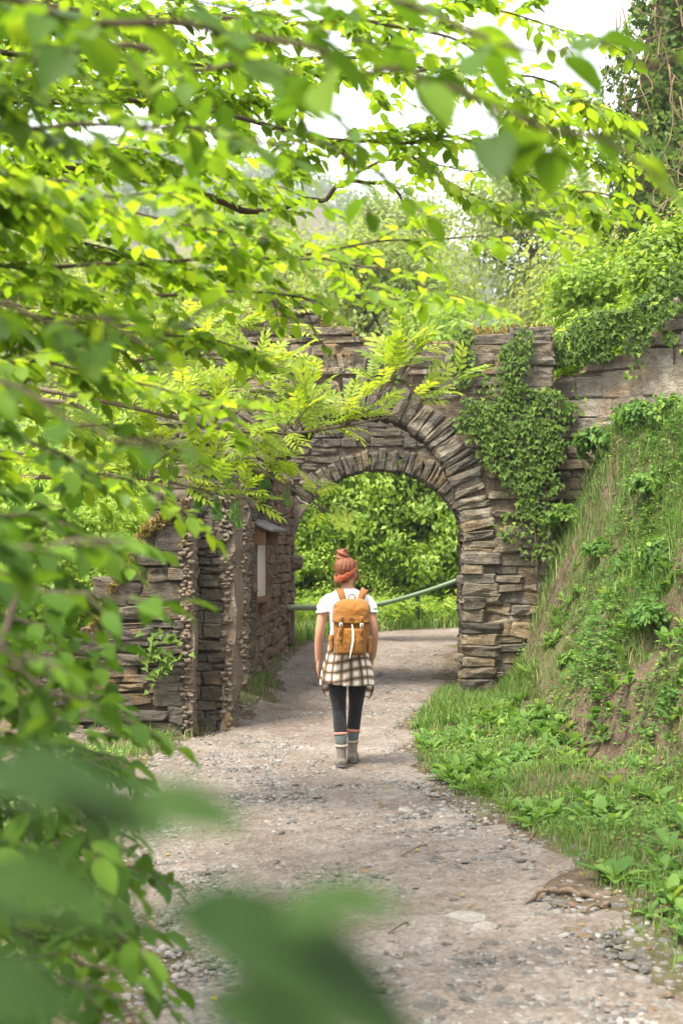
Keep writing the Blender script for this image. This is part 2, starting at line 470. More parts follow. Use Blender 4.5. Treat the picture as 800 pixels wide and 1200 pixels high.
TOE_Y = [-20, 0, 6, 9, 11, 13, 15.0, 15.9]
TOE_X = [4.5, 3.6, 2.75, 2.25, 1.86, 1.72, 1.58, 1.62]
def toe(y): return np.interp(y, TOE_Y, TOE_X)
def H(x, y, fine=True):
    x, y = np.broadcast_arrays(np.asarray(x, float), np.asarray(y, float))
    z = np.interp(y, [0, 12, 15.5, 20.5, 24, 27, 31, 60, 100, 170, 240], [0, 0, .03, .33, .32, .25, .4, 6.0, 14, 26, 30])
    # left: the ground rises a little to the ruin, then falls off into the valley
    z = z + .27 * sstep(14.2, 15.4, y) * (1 - sstep(19.5, 21, y)) * sstep(-.62, -1.12, x) * (1 - sstep(-1.6, -3, x))
    z = z - (np.clip(-2.6 - x, 0, 40) ** 1.1) * .28 * sstep(8, 15, y)
    z = z + .12 * sstep(-1.1, -1.9, x) * (1 - sstep(9, 12, y))
    # right verge and bank
    d = x - toe(y) + .12 * vn(x * .9, y * .9, 3)
    s = np.interp(y, [0, 8, 11, 13, 15.3], [.55, .7, .9, 1.05, 1.55])
    prof = np.interp(d, [0, .15, .35, .6, 1.0, 1.5, 2.0, 3, 6, 14], [0, .10, .40, .85, 1.4, 2.2, 2.9, 3.6, 5, 9])
    bank = np.minimum(prof * s, 2.5 + .06 * np.clip(d, 0, 9))
    front = 1 - sstep(15.6, 16.0, y)
    lump = sstep(.3, 1.0, d) * (.26 * vn(x * 1.3, y * 1.3, 21) + .14 * vn(x * 3.1, y * 3.1, 22) + .06 * vn(x * 7, y * 7, 23))
    bank = bank + lump * sstep(5, 8, y)
    z = z + bank * front + .10 * sstep(.55, 1.6, x) * sstep(5, 8, y) * front
    z = z + .30 * np.exp(-(((x - 1.98) / .22) ** 2 + ((y - 14.1) / .55) ** 2)) + .22 * np.exp(-(((x - 2.3) / .3) ** 2 + ((y - 12.6) / .4) ** 2))
    # hollow scooped out under the turf edge
    z = z - .34 * np.exp(-(((x - 2.02) / .17) ** 2 + ((y - 10.95) / .40) ** 2))
    z = z + .30 * np.exp(-(((x - 2.24) / .20) ** 2 + ((y - 11.25) / .5) ** 2))
    # hillside behind the retaining wall
    wl = (y - 16.0) + (x - 2.35) * .903
    hill = 3.72 + .22 * np.clip(wl - .3, 0, 12) * sstep(2.5, 4.2, x) + .35 * np.clip(x - 3, 0, 30)
    k = sstep(.15, .45, wl) * sstep(2.30, 2.5, x)
    k = k * (1 - sstep(20.4, 21.2, y) * (1 - sstep(3.2, 4.6, x - .5 * np.clip(y - 24, 0, 20))))
    k = k * (1 - sstep(40, 60, y))
    z = z * (1 - k) + hill * k
    far = sstep(170, 420, np.hypot(x, y))
    z = z * (1 - far) - 12 * far
    if fine:
        pd = path_d(x, y)
        am = np.clip(.012 + .05 * sstep(0, .8, pd), 0, .07) * (1 - sstep(60, 120, np.hypot(x, y)))
        am = am * np.where((x > -2) & (x < 2.2), 1, 1.6)
        z = z + am * fbm(x * 2.1, y * 2.1, 1, 4) + .5 * am * vn(x * 11, y * 11, 9)
    return z

def axis(segs):
    out = []
    for a, b, st in segs:
        out.append(np.arange(a, b - 1e-6, st))
    out.append([segs[-1][1]])
    return np.concatenate(out)
gx = axis([(-900, -200, 140), (-200, -40, 32), (-40, -8, 4), (-8, -2.4, .35), (-2.4, 4.2, .06), (4.2, 9, .3), (9, 40, 4), (40, 200, 32), (200, 900, 140)])
gy = axis([(-300, -20, 70), (-20, 2, 2), (2, 4.5, .25), (4.5, 17, .065), (17, 30, .25), (30, 60, 3), (60, 200, 10), (200, 1400, 100)])
X, Y = np.meshgrid(gx, gy, indexing='ij')
Z = H(X, Y)
V = np.stack([X, Y, Z], -1).reshape(-1, 3)
nx, ny = len(gx), len(gy)
ii, jj = np.meshgrid(np.arange(nx - 1), np.arange(ny - 1), indexing='ij')
q = (ii * ny + jj).ravel()
ground = link('ground', mk_mesh('ground', V, [np.stack([q, q + ny, q + ny + 1, q + 1], -1)], M['soil'], True))
tag(ground, 'brown earth and steep grassy bank around the path', 'ground', kind='structure')

# path sheet laid just above the ground, edges dipping under it
S_ = 420
cl = crv(CL, S_); cw = np.interp(np.linspace(0, len(CL) - 1, S_), np.arange(len(CL)), CW)
tn = nrm(np.gradient(cl, axis=0)); nn = np.stack([tn[:, 1], -tn[:, 0]], -1)
W_ = 46
u = np.linspace(-1, 1, W_)
XY = cl[:, None] + nn[:, None] * (u[None, :, None] * (cw[:, None, None] + .22))
px_, py_ = XY[..., 0], XY[..., 1]
dd = np.abs(u)[None] * (cw[:, None] + .22) - cw[:, None] + .16 * fbm(px_ * 1.7, py_ * 1.7, 4, 3)
pz = H(px_, py_) + .012 - .07 * sstep(-.10, .22, dd) + .012 * vn(px_ * 6, py_ * 6, 2)
Vp = np.stack([px_, py_, pz], -1).reshape(-1, 3)
ii, jj = np.meshgrid(np.arange(S_ - 1), np.arange(W_ - 1), indexing='ij')
q = (ii * W_ + jj).ravel()
path = link('path', mk_mesh('path', Vp, [np.stack([q, q + 1, q + W_ + 1, q + W_], -1)], M['path'], True))
tag(path, 'trodden earth and slate gravel path leading through the gateway', 'path', kind='structure')
def Hp(x, y):
    z = H(x, y)
    return z + np.where(path_d(x, y) < -.05, .012, 0)

# ---------------------------------------------------------------- masonry
def stone_mesh(seed, mat, jit=.09, rounded=.14):
    """unit stone, x -.5..5 wide, y 0 (face) .. 1 (into wall), z -.5..5"""
    r = np.random.default_rng(seed)
    bm = bmesh.new()
    bmesh.ops.create_cube(bm, size=1)
    bmesh.ops.bevel(bm, geom=bm.edges[:], offset=rounded * r.uniform(.5, 1), segments=1, affect='EDGES', clamp_overlap=True)
    bmesh.ops.subdivide_edges(bm, edges=[e for e in bm.edges if e.calc_length() > .4], cuts=1, use_grid_fill=True)
    for v in bm.verts:
        c = np.array(v.co)
        n = np.array([float(vn(*(c * 2.3 + seed * 7.1 + k * 31))) for k in range(3)])
        v.co = Vector(c + n * jit * np.array([.7, .8, 1.1]) + r.normal(0, jit * .16, 3))
        v.co.y += .5
    bmesh.ops.triangulate(bm, faces=bm.faces[:])
    me = bpy.data.meshes.new('stone')
    bm.to_mesh(me); bm.free()
    me.materials.append(mat)
    return me
SETS = {}
for key, m_, jit, rd in (('stone', 'stone', .09, .13), ('dark', 'stone_dark', .10, .14), ('pink', 'stone_pink', .10, .18), ('block', 'stone_block', .07, .10), ('dressed', 'dressed', .035, .07)):
    SETS[key] = [stone_mesh(i + 40 * len(SETS), M[m_], jit, rd) for i in range(14)]

def put_stone(parent, sset, c, ux, n_in, uz, w, d, h, name='stone'):
    """c = centre of the visible face, n_in = direction into the wall"""
    o = bpy.data.objects.new(name, R.choice(SETS[sset]))
    COL.objects.link(o)
    m = Matrix(((ux[0] * w, n_in[0] * d, uz[0] * h, c[0]), (ux[1] * w, n_in[1] * d, uz[1] * h, c[1]), (ux[2] * w, n_in[2] * d, uz[2] * h, c[2]), (0, 0, 0, 1)))
    o.parent = parent
    o.matrix_parent_inverse = wm(parent).inverted()
    o.matrix_basis = m
    return o

def masonry(parent, sset, A, B, bot, top, ch, ln, depth, inside=None, proud=.02, name='stone', slope=0.0):
    """coursed stones on the vertical face from A to B (xy); bot/top functions of u in metres; n_in is to the left of A->B"""
    A = np.array(A, float); B = np.array(B, float)
    L = np.linalg.norm(B - A); e = (B - A) / L
    n_in = np.array([-e[1], e[0], 0.0]); ux = np.array([e[0], e[1], 0.0])
    zmin = min(bot(t) for t in np.linspace(0, L, 20)); zmax = max(top(t) for t in np.linspace(0, L, 40))
    z = zmin; cnt = 0
    while z < zmax:
        h = R.uniform(*ch)
        u = -R.uniform(0, ln[1])
        while u < L:
            w = R.uniform(*ln) * (1.25 if h > (ch[0] + ch[1]) / 2 else .9)
            a, b = max(u, 0), min(u + w, L)
            u += w
            if b - a < .045: continue
            c = (a + b) / 2
            zz = z + h / 2 + slope * (c - L / 2) + R.uniform(-.006, .006)
            if zz < bot(c) - h * .4 or zz + h * .25 > top(c): continue
            if inside and not inside(c, zz, (b - a) / 2, h / 2): continue
            hs_ = h * R.choice((1, 1, 1, .72, 1.35))
            f = R.uniform(-proud, proud)
            cc = np.array([A[0] + e[0] * c, A[1] + e[1] * c, zz]) + n_in * f
            tl = R.gauss(0, .045)
            ux2 = ux * math.cos(tl) + np.array([0, 0, 1]) * math.sin(tl); uz2 = np.array([0, 0, 1]) * math.cos(tl) - ux * math.sin(tl)
            put_stone(parent, sset, cc, ux2, n_in, uz2, (b - a) + .012, depth * R.uniform(.8, 1.1), hs_ * R.uniform(.90, 1.08), name)
            cnt += 1
        z += h
    return cnt

def rough_prism(poly_cols, y0, y1, mat, name, parent, jit=.03):
    """poly_cols: list of (x, zbot, ztop); solid between y0 and y1, displaced by noise"""
    xs = np.array([c[0] for c in poly_cols]); zb = np.array([c[1] for c in poly_cols]); zt = np.array([c[2] for c in poly_cols])
    n = len(xs); k = 26
    t = np.linspace(0, 1, k)
    Zg = zb[:, None] + (zt - zb)[:, None] * t[None]
    mb = MB()
    for yy, flip in ((y0, False), (y1, True)):
        Vv = np.stack([np.repeat(xs[:, None], k, 1), np.full((n, k), yy), Zg], -1).reshape(-1, 3)
        i, j = np.meshgrid(np.arange(n - 1), np.arange(k - 1), indexing='ij'); q = (i * k + j).ravel()
        F = np.stack([q, q + k, q + k + 1, q + 1], -1)
        mb.add(Vv, F[:, ::-1] if flip else F)
    for Zl in (zb, zt):
        Vv = np.concatenate([np.stack([xs, np.full(n, y0), Zl], -1), np.stack([xs, np.full(n, y1), Zl], -1)])
        i = np.arange(n - 1)
        mb.add(Vv, np.stack([i, i + 1, n + i + 1, n + i], -1))
    for idx in (0, n - 1):
        Vv = np.concatenate([np.stack([np.full(k, xs[idx]), np.full(k, y0), Zg[idx]], -1), np.stack([np.full(k, xs[idx]), np.full(k, y1), Zg[idx]], -1)])
        j = np.arange(k - 1)
        mb.add(Vv, np.stack([j, j + 1, k + j + 1, k + j], -1))
    for q in range(len(mb.V)):
        v = mb.V[q]
        for a_ in range(3):
            v[:, a_] += jit * (vn(v[:, 0] * 7 + 9 * a_, v[:, 1] * 7, v[:, 2] * 7) + .5 * vn(v[:, 0] * 19 + 9 * a_, v[:, 1] * 19, v[:, 2] * 19)) if True else 0
    return mb.build(name, mat, parent)

ZUP = np.array([0, 0, 1.])
# gate geometry: front and rear elliptical arches
GF, GR = 15.5, 20.5
FA = dict(cx=.18, a=1.14, zs=1.75, b=1.46)            # front: centre, half width, spring, rise
RA = dict(cx=.54, a=1.23, zs=1.66, b=1.18)            # rear
def arch_at(y):
    t = min(max((y - GF) / (GR - GF), 0), 1)
    return {k: FA[k] * (1 - t) + RA[k] * t for k in FA}
def in_arch(A, x, z, pad=0):
    if z < A['zs']: return abs(x - A['cx']) < A['a'] + pad
    return ((x - A['cx']) / (A['a'] + pad)) ** 2 + ((z - A['zs']) / (A['b'] + pad)) ** 2 < 1
TOPX = [-2.2, -1.95, -1.6, -1.2, -.93, -.65, -.4, -.2, .2, .28, 1.3, 1.36, 2.31]
TOPZ = [3.2, 3.5, 3.95, 4.15, 4.42, 4.58, 4.45, 4.2, 4.03, 3.99, 3.96, 4.12, 4.16]
def gate_top(x): return float(np.interp(x, TOPX, TOPZ))

gate = thing('stone_gateway', (0.2, GF, 0), 'ruined slate gateway with round arch spanning the path', 'gateway')
# mortar core
xs = np.concatenate([np.linspace(-2.1, FA['cx'] - FA['a'] - .12, 14), FA['cx'] + (FA['a'] + .115) * np.cos(np.linspace(np.pi, 0, 31)), np.linspace(FA['cx'] + FA['a'] + .12, 2.27, 12)])
cols = []
for x in xs:
    q = (x - FA['cx']) / (FA['a'] + .115)
    zb = -.3 if abs(q) > 1 else FA['zs'] + (FA['b'] + .115) * math.sqrt(max(0, 1 - q * q))
    cols.append((x, zb, gate_top(x) - .07))
# the jambs below the spring: insert vertical step
rough_prism([c for c in cols if c[0] <= FA['cx'] - FA['a'] - .119] , GF + .035, GF + .85, M['mortar'], 'core', gate, .02)
rough_prism([c for c in cols if c[0] >= FA['cx'] + FA['a'] + .119], GF + .035, GF + .85, M['mortar'], 'core', gate, .02)
rough_prism([c for c in cols if abs(c[0] - FA['cx']) <= FA['a'] + .116], GF + .035, GF + .85, M['mortar'], 'core', gate, .02)

RINGW = .37
def front_ok(c, z, hw, hh):
    x = -2.1 + c
    for sx in (-hw * .6, hw * .6):
        if in_arch(FA, x + sx, z - hh * .5, RINGW if z > FA['zs'] - .25 else .0): return False
    if 1.0 < x < 1.34 and 3.12 < z < 3.26: return False        # putlog hole
    return True
n1 = masonry(gate, 'stone', (-2.1, GF), (2.31, GF), lambda u: -.1, lambda u: gate_top(u - 2.1), (.065, .145), (.16, .52), .26, front_ok, .028)
# right end of the front wall (return face towards the retaining wall)
masonry(gate, 'stone', (2.31, GF + .03), (2.31, GF + .8), lambda u: 2.9, lambda u: 4.12, (.08, .15), (.2, .4), .2)

def ring(parent, A, y, ln, th, depth, sset, name, proud=.03, a0=-.12, a1=math.pi + .12, rot=0.0, steep=True):
    """voussoirs round an arch; the face looks to -Y"""
    ang = a0; n = 0
    while ang < a1:
        t = R.uniform(*th)
        rloc = math.hypot(A['a'] * math.sin(ang), A['b'] * math.cos(ang))
        da = t / max(rloc, .3)
        am = ang + da / 2
        ang += da
        if am < 0:  p = np.array([A['cx'] + A['a'], 0, A['zs'] + A['a'] * am]); nr = np.array([1., 0, 0])
        elif am > math.pi: p = np.array([A['cx'] - A['a'], 0, A['zs'] - A['a'] * (am - math.pi)]); nr = np.array([-1., 0, 0])
        else:
            p = np.array([A['cx'] + A['a'] * math.cos(am), 0, A['zs'] + A['b'] * math.sin(am)])
            nr = nrm(np.array([math.cos(am) / A['a'], 0, math.sin(am) / A['b']]))
        w = ln * R.uniform(.85, 1.06)
        tw = R.gauss(0, .06)
        nr = nrm(nr + tw * np.array([-nr[2], 0, nr[0]]))
        tg = np.array([nr[2], 0, -nr[0]])
        c = p + nr * (w / 2 + R.uniform(-.012, .012)); c[1] = y + R.uniform(-proud, proud * .5)
        put_stone(parent, sset, c, nr, np.array([0, 1., 0]), -tg if False else np.cross(nr, np.array([0, 1., 0])), w, depth * R.uniform(.9, 1.05), t * 1.05, name); n += 1
    return n
n2 = ring(gate, FA, GF - .01, RINGW, (.045, .13), .30, 'stone', 'voussoir', .018)
FA2 = dict(FA); FA2['a'] += .42; FA2['b'] += .42
ring(gate, FA2, GF + .005, .26, (.05, .10), .3, 'stone', 'voussoir', .02, math.pi * .38, math.pi * .86)
# dressed jamb stones of the right pier below the ring (long thin slates up the corner)
z = -.05
while z < 1.62:
    h = R.uniform(.07, .15); w = R.uniform(.22, .46)
    put_stone(gate, 'dark' if z < 1.1 and R.random() < .6 else 'stone', np.array([FA['cx'] + FA['a'] + w / 2 - .01 + R.uniform(-.025, .02), GF - .035 - R.uniform(0, .03), z + h / 2]), np.array([1., 0, 0]), np.array([0, 1., 0]), ZUP, w, .32, h * 1.08, 'quoin')
    z += h
z = .25
while z < 1.62:
    h = R.uniform(.08, .16); w = R.uniform(.22, .42)
    put_stone(gate, 'dark', np.array([FA['cx'] - FA['a'] - w / 2 + .01, GF - .035, z + h / 2]), np.array([1., 0, 0]), np.array([0, 1., 0]), ZUP, w, .32, h * 1.08, 'quoin')
    z += h
# vault rings running back to the rear arch
vault = link('vault', None, gate)
yv = GF + .27
k = 0
while yv < GF + 1.2:
    A = arch_at(yv + .2)
    A['a'] += R.uniform(0, .05) + .03; A['b'] += R.uniform(0, .06) + .03
    dp = R.uniform(.38, .55)
    ring(vault, A, yv, .22, (.09, .2), dp * 1.05, 'dark', 'voussoir', .02, 0.0, math.pi)
    yv += dp
# shell behind vault stones and passage side walls
mb = MB()
ys = np.linspace(GF + .8, GF + 1.35, 5); an = np.linspace(0, math.pi, 25)
Vv = []
for y in ys:
    A = arch_at(y)
    row = [[A['cx'] + A['a'] + .14, y, -.2]] + [[A['cx'] + (A['a'] + .14) * math.cos(t), y, A['zs'] + (A['b'] + .14) * math.sin(t)] for t in an] + [[A['cx'] - A['a'] - .14, y, -.2]]
    Vv += row
k = len(an) + 2
i, j = np.meshgrid(np.arange(len(ys) - 1), np.arange(k - 1), indexing='ij'); q = (i * k + j).ravel()
mb.add(Vv, np.stack([q, q + 1, q + k + 1, q + k], -1))
Vo = [[x + (.5 if x > .5 else -.5) * (1 if abs(x - .35) > .8 else 0), y, zz + (.45 if zz > 1 else 0)] for x, y, zz in Vv]
mb.add(Vo, np.stack([q, q + k, q + k + 1, q + 1], -1))
mb.build('vault_core', M['mortar'], gate)
# passage side walls
LW0, LW1 = FA['cx'] - FA['a'], RA['cx'] - RA['a']
RW0, RW1 = FA['cx'] + FA['a'], RA['cx'] + RA['a']
def niche(c, z, hw, hh): return not (2.5 < c < 2.95 and .95 < z < 1.5)
pw = link('passage_wall', None, gate)
# left face looks to +X, right face to -X; open to the sky behind the vault
lt = lambda u: 1.95 if u < .75 else float(2.75 + .25 * vn(u * 1.7, 3.3))
masonry(pw, 'pink', (LW0 + .0, GF + .6), (LW1, GR - .05), lambda u: .2, lt, (.09, .19), (.14, .38), .22, niche, .025)
pw2 = link('passage_wall', None, gate)
masonry(pw2, 'dark', (RW1, GR - .05), (RW0, GF + .6), lambda u: -.05, lambda u: 3.4 if u < 3.5 else 1.95, (.11, .22), (.22, .5), .22, None, .025)
for (xa, xb, sgn, top_) in ((LW0, LW1, -1, 2.65), (RW0, RW1, 1, 3.35)):
    mb = MB()
    for q in range(14):
        ya, yb = GF + .62 + q * .30, GF + .62 + (q + 1) * .30
        xc = xa + (xb - xa) * ((ya + yb) / 2 - GF) / (GR - GF)
        tz_ = (1.9 if q < 3 else top_) + .06 * math.sin(q * 2.1)
        mb.box((xc + sgn * .33, (ya + yb) / 2, tz_ / 2 - .15), (.27, .152 + .001 * (q % 2), tz_ / 2 + .15))
    mb.build('core', M['mortar'], pw if sgn < 0 else pw2)
# rear arch: dressed jambs, impost block and voussoirs, rear wall core
ra = link('rear_arch', None, gate)
RAD = dict(RA); 
ring(ra, RAD, GR - .12, .27, (.26, .36), .3, 'dressed', 'voussoir', .006, math.pi * .80, math.pi)
ring(ra, RAD, GR - .11, .32, (.06, .13), .35, 'dark', 'voussoir', .015, 0.0, math.pi * .80)
for sx in (-1, 1):
    z = .18
    for h in (.42, .36, .40, .30):
        if z + h > RA['zs']: h = RA['zs'] - z - .005
        if h < .05: break
        put_stone(ra, 'dressed', np.array([RA['cx'] + sx * (RA['a'] + .14), GR - .12, z + h / 2]), np.array([1., 0, 0]), np.array([0, 1., 0]), ZUP, .30, .55, h * .985, 'jamb_stone')
        z += h
put_stone(ra, 'pink', np.array([RA['cx'] - RA['a'] - .0, GR - .3, 1.53]), np.array([1., 0, 0]), np.array([0, 1., 0]), ZUP, .26, .45, .21, 'impost_block')
for x0, x1 in ((-2.0, RA['cx'] - RA['a'] - .28), (RA['cx'] + RA['a'] + .28, 3.0)):
    rough_prism([(x, -.3, 3.9) for x in np.linspace(x0, x1, 10)], GR - .05, GR + .45, M['mortar'], 'core', ra, .02)
cols = []
for x in RA['cx'] + (RA['a'] + .27) * np.cos(np.linspace(math.pi, 0, 25)):
    q = (x - RA['cx']) / (RA['a'] + .271)
    cols.append((x, RA['zs'] + (RA['b'] + .24) * math.sqrt(max(0, 1 - q * q)), 3.9))
rough_prism(cols, GR - .05, GR + .45, M['mortar'], 'core', ra, .015)
masonry(ra, 'dark', (-1.2, GR - .09), (2.6, GR - .09), lambda u: .3, lambda u: 3.95, (.09, .18), (.18, .45), .2, lambda c, z, hw, hh: not any(in_arch(RA, -1.2 + c + k_ * hw * .8, z - hh * .6, .30) for k_ in (-1, 0, 1)), .015)

# tufts of moss / dry plants on the gate top
mb = MB()
n = 2600
xx = RNG.uniform(-1.9, 2.3, n); zz = np.array([gate_top(v) for v in xx]) - .02
Pn = np.stack([xx, GF + RNG.uniform(-.02, .7, n), zz], -1)
D = nrm(np.stack([RNG.normal(0, .5, n), RNG.normal(-.1, .5, n), RNG.uniform(.2, 1, n)], -1))
mb.leaves(Pn, D, nrm(RNG.normal(0, 1, (n, 3))), RNG.uniform(.02, .07, n), LEAF_LO, RNG.uniform(0, 1, n))
tag(mb.build('moss', M['moss'], gate), kind='stuff')

# retaining wall on the right
WA, WB = (2.36, 16.02), (6.2, 12.55)
rw = thing('retaining_wall', (4.2, 14.3, 3.0), 'pale stone retaining wall above the bank, beside the gateway', 'wall')
def rw_top(u):
    return float(np.interp(u, [0, .3, .8, 1.1, 1.5, 2.2, 5.5], [3.72, 3.74, 3.86, 4.05, 4.28, 4.45, 4.6]))
masonry(rw, 'stone', WA, WB, lambda u: 2.0, lambda u: 3.06, (.09, .16), (.18, .45), .28, None, .03)
masonry(rw, 'block', WA, WB, lambda u: 3.06, rw_top, (.13, .24), (.2, .52), .3, None, .022, slope=.015)
e = nrm(np.array(WB) - np.array(WA)); L = np.linalg.norm(np.array(WB) - np.array(WA))
co = rough_prism([(u_, 1.0, rw_top(u_) - .08) for u_ in np.linspace(0, L, 40)], .07, .55, M['mortar'], 'core', None, .02)
co.parent = rw
co.matrix_parent_inverse = wm(rw).inverted()
co.matrix_basis = Matrix(((e[0], -e[1], 0, WA[0]), (e[1], e[0], 0, WA[1]), (0, 0, 1, 0), (0, 0, 0, 1)))

# left ruin: three broken wall stubs
def stub(name, label, x0, x1, y0, y1, top, sset, ch, ln, rub=None):
    t = thing(name, ((x0 + x1) / 2, y0, 0), label, 'wall', 'broken wall stubs on the left of the path')
    tp = lambda u: top(x0 + u)
    rough_prism([(x, -.6, top(x) - .05) for x in np.linspace(x0 + .03, x1 - .02, 12)], y0 + .08, y1, M['mortar'], 'core', t, .025)
    masonry(t, sset, (x0, y0), (x1, y0), lambda u: -.25, tp, ch, ln, .28, None, .022)
    # the torn end that faces the path: rubble set in pale mortar
    rough_prism([(x, -.3, top(x1) - .02) for x in np.linspace(x1 - .03, x1 + .07, 6)], y0 + .02, y1, M['rubble'], 'torn_end', t, .04)
    mbr = MB()
    n = 300
    z = RNG.uniform(-.05, top(x1), n); yy = RNG.uniform(y0, y1, n); side = RNG.uniform(0, 1, n) < .45
    cx = np.where(side, RNG.uniform(x1 - .03, x1 + .055, n), x1 + .055); cy = np.where(side, y0 + .01, yy)
    for i in range(n):
        q = Matrix.Rotation(R.uniform(0, 6), 3, 'Z') @ Matrix.Rotation(R.gauss(0, .35), 3, 'X')
        s_ = RNG.uniform(.5, 1, 3) * np.array([.03, .03, .017])
        mbr.box((cx[i] + RNG.normal(0, .012), cy[i] + RNG.normal(0, .012), z[i]), s_, np.array(q), RNG.uniform())
    tag(mbr.build('rubble', M['rubble'], t), kind='stuff')
    return t
s1top = lambda x: float(np.interp(x, [-2.9, -2.3, -2.05, -1.8, -1.55, -1.36], [.7, 1.0, 1.45, 1.92, 2.10, 2.22]))
stub1 = stub('wall_stub', 'low broken slate wall stub with sloping mossy top, nearest the camera', -2.75, -1.42, 12.9, 13.7, s1top, 'dark', (.06, .15), (.15, .5))
s2top = lambda x: float(np.interp(x, [-1.5, -1.2, -.98], [2.55, 2.75, 2.6]))
stub2 = stub('wall_stub', 'taller broken slate wall stub between low mossy stub and notice board', -1.40, -1.09, 13.3, 14.6, s2top, 'dark', (.07, .15), (.12, .3))
s3top = lambda x: 2.9
stub3 = stub('wall_stub', 'narrow dark slate wall stub right beside the wooden notice board', -1.6, -1.07, 15.0, 15.4, s3top, 'dark', (.10, .2), (.2, .4))
# moss and dry plants on the sloping stub top
mb = MB(); n = 5200
xx = RNG.uniform(-2.3, -1.4, n); zz = np.array([s1top(v) for v in xx])
Pn = np.stack([xx, 12.9 + RNG.uniform(-.04, .7, n), zz - .03 - RNG.uniform(0, .10, n)], -1)
D = nrm(np.stack([RNG.normal(0, .6, n), RNG.normal(-.4, .5, n), RNG.normal(.2, .5, n)], -1))
mb.leaves(Pn, D, nrm(RNG.normal(0, 1, (n, 3))), RNG.uniform(.02, .08, n), LEAF_LO, RNG.uniform(0, 1, n))
o = tag(mb.build('moss', M['moss'], stub1), kind='stuff')

# ---------------------------------------------------------------- ivy on the walls
def ivy(label, pts, n, parent_y, sz=(.04, .075), depth=.05, mat='ivy', name='ivy', stems=(), seed=0):
    """pts: list of (px, py, radius_px, weight) patches on the wall; parent_y: function (x,z)->y of the wall face"""
    r = np.random.default_rng(seed + 5)
    c = pts[len(pts) // 2]
    p0 = P(c[0], c[1], 15.5)
    t = thing(name, (float(p0[0]), float(parent_y(p0[0], p0[2])), float(p0[2])), label, 'ivy')
    w = np.array([q[3] for q in pts], float); w /= w.sum()
    k = r.choice(len(pts), n, p=w)
    pp = np.array([[q[0], q[1], q[2]] for q in pts], float)[k]
    ang = r.uniform(0, 2 * np.pi, n); rr = pp[:, 2] * np.sqrt(r.uniform(0, 1, n)) * (1 + .25 * vn(ang * 2, k))
    fx = pp[:, 0] + rr * np.cos(ang); fy = pp[:, 1] + rr * np.sin(ang)
    x = (fx - CX) * 15.5 / PXF; z = CAMZ + (HY - fy) * 15.5 / PXF
    y = np.array([parent_y(a, b) for a, b in zip(x, z)])
    keep = (vn(x * 6, z * 6, 3) + .55 * r.uniform(-1, 1, n)) > -.55
    x, y, z = x[keep], y[keep], z[keep]; n = len(x)
    bulge = depth * (.5 + .5 * vn(x * 3, z * 3, 8)) + r.uniform(.0, depth, n)
    Pn = np.stack([x, y - .04 - bulge, z], -1)
    D = nrm(np.stack([r.normal(0, .45, n), r.normal(-.45, .25, n), r.normal(-.75, .35, n)], -1))
    Nn = nrm(np.stack([r.normal(0, .4, n), r.normal(-1, .3, n), r.normal(.5, .3, n)], -1))
    mb = MB()
    mb.leaves(Pn, D, Nn, r.uniform(*sz, n), IVY, np.clip(r.beta(1.3, 2.2, n), 0, .999))
    mb.build('foliage', M[mat], t)
    if stems:
        ms = MB()
        for s_ in stems:
            pl = []
            for a, b in s_:
                q = P(a, b, 15.5); q[1] = parent_y(q[0], q[2]) - .045; pl.append(q)
            ms.tube(crv(pl, 14), np.linspace(.016, .006, 14), 5)
        ms.build('stem', M['vine'], t)
    return t
gate_face = lambda x, z: GF - .01
def rw_face(x, z): return WA[1] + (x - WA[0]) * (WB[1] - WA[1]) / (WB[0] - WA[0]) - .03
ivy('large ivy climbing the gateway pier from bank to wall top', [(600, 420, 20, 1.6), (588, 455, 24, 1.8), (610, 478, 32, 3), (640, 485, 26, 2.4), (580, 500, 30, 2.4), (555, 488, 20, 1), (600, 525, 36, 3.2), (635, 525, 28, 2.6), (610, 560, 26, 1.6), (585, 525, 26, 1.5), (625, 590, 24, 1.5), (600, 615, 22, .9), (640, 560, 18, .8), (630, 640, 20, .6), (612, 400, 14, .7), (545, 500, 16, .6)], 3600, gate_face, stems=[[(628, 680), (625, 620), (612, 560), (605, 480), (605, 400)], [(625, 610), (600, 550), (575, 500), (550, 485)], [(612, 560), (640, 510), (655, 470)]], seed=1)
ivy('small ivy tuft hanging from the gateway top left of the big ivy', [(543, 405, 12, 1), (540, 425, 15, 1.4), (538, 447, 10, .5), (545, 395, 9, .6)], 330, gate_face, stems=[[(541, 388), (541, 445)]], seed=2)
ivy('patch of ivy on the gateway wall above the arch crown', [(455, 405, 16, 1), (465, 428, 14, 1), (472, 450, 10, .5), (455, 440, 9, .4)], 260, gate_face, sz=(.035, .06), seed=3)
ivy('ivy spilling over the top of the retaining wall', [(670, 400, 22, 2), (700, 400, 24, 2.5), (720, 385, 22, 2), (690, 385, 22, 2), (745, 375, 24, 2), (765, 360, 22, 1.5), (735, 405, 14, .8), (662, 412, 12, 1), (780, 350, 24, 1.5)], 2300, lambda x, z: rw_face(x, z) - .02, sz=(.05, .09), depth=.12, seed=4)
ivy('sparse ivy strands on the pale retaining wall blocks', [(735, 435, 10, 1), (790, 420, 10, 1.2), (798, 400, 10, 1), (680, 470, 14, 1), (668, 480, 12, 1), (770, 405, 8, .6)], 260, lambda x, z: rw_face(x, z), sz=(.045, .08), seed=5)

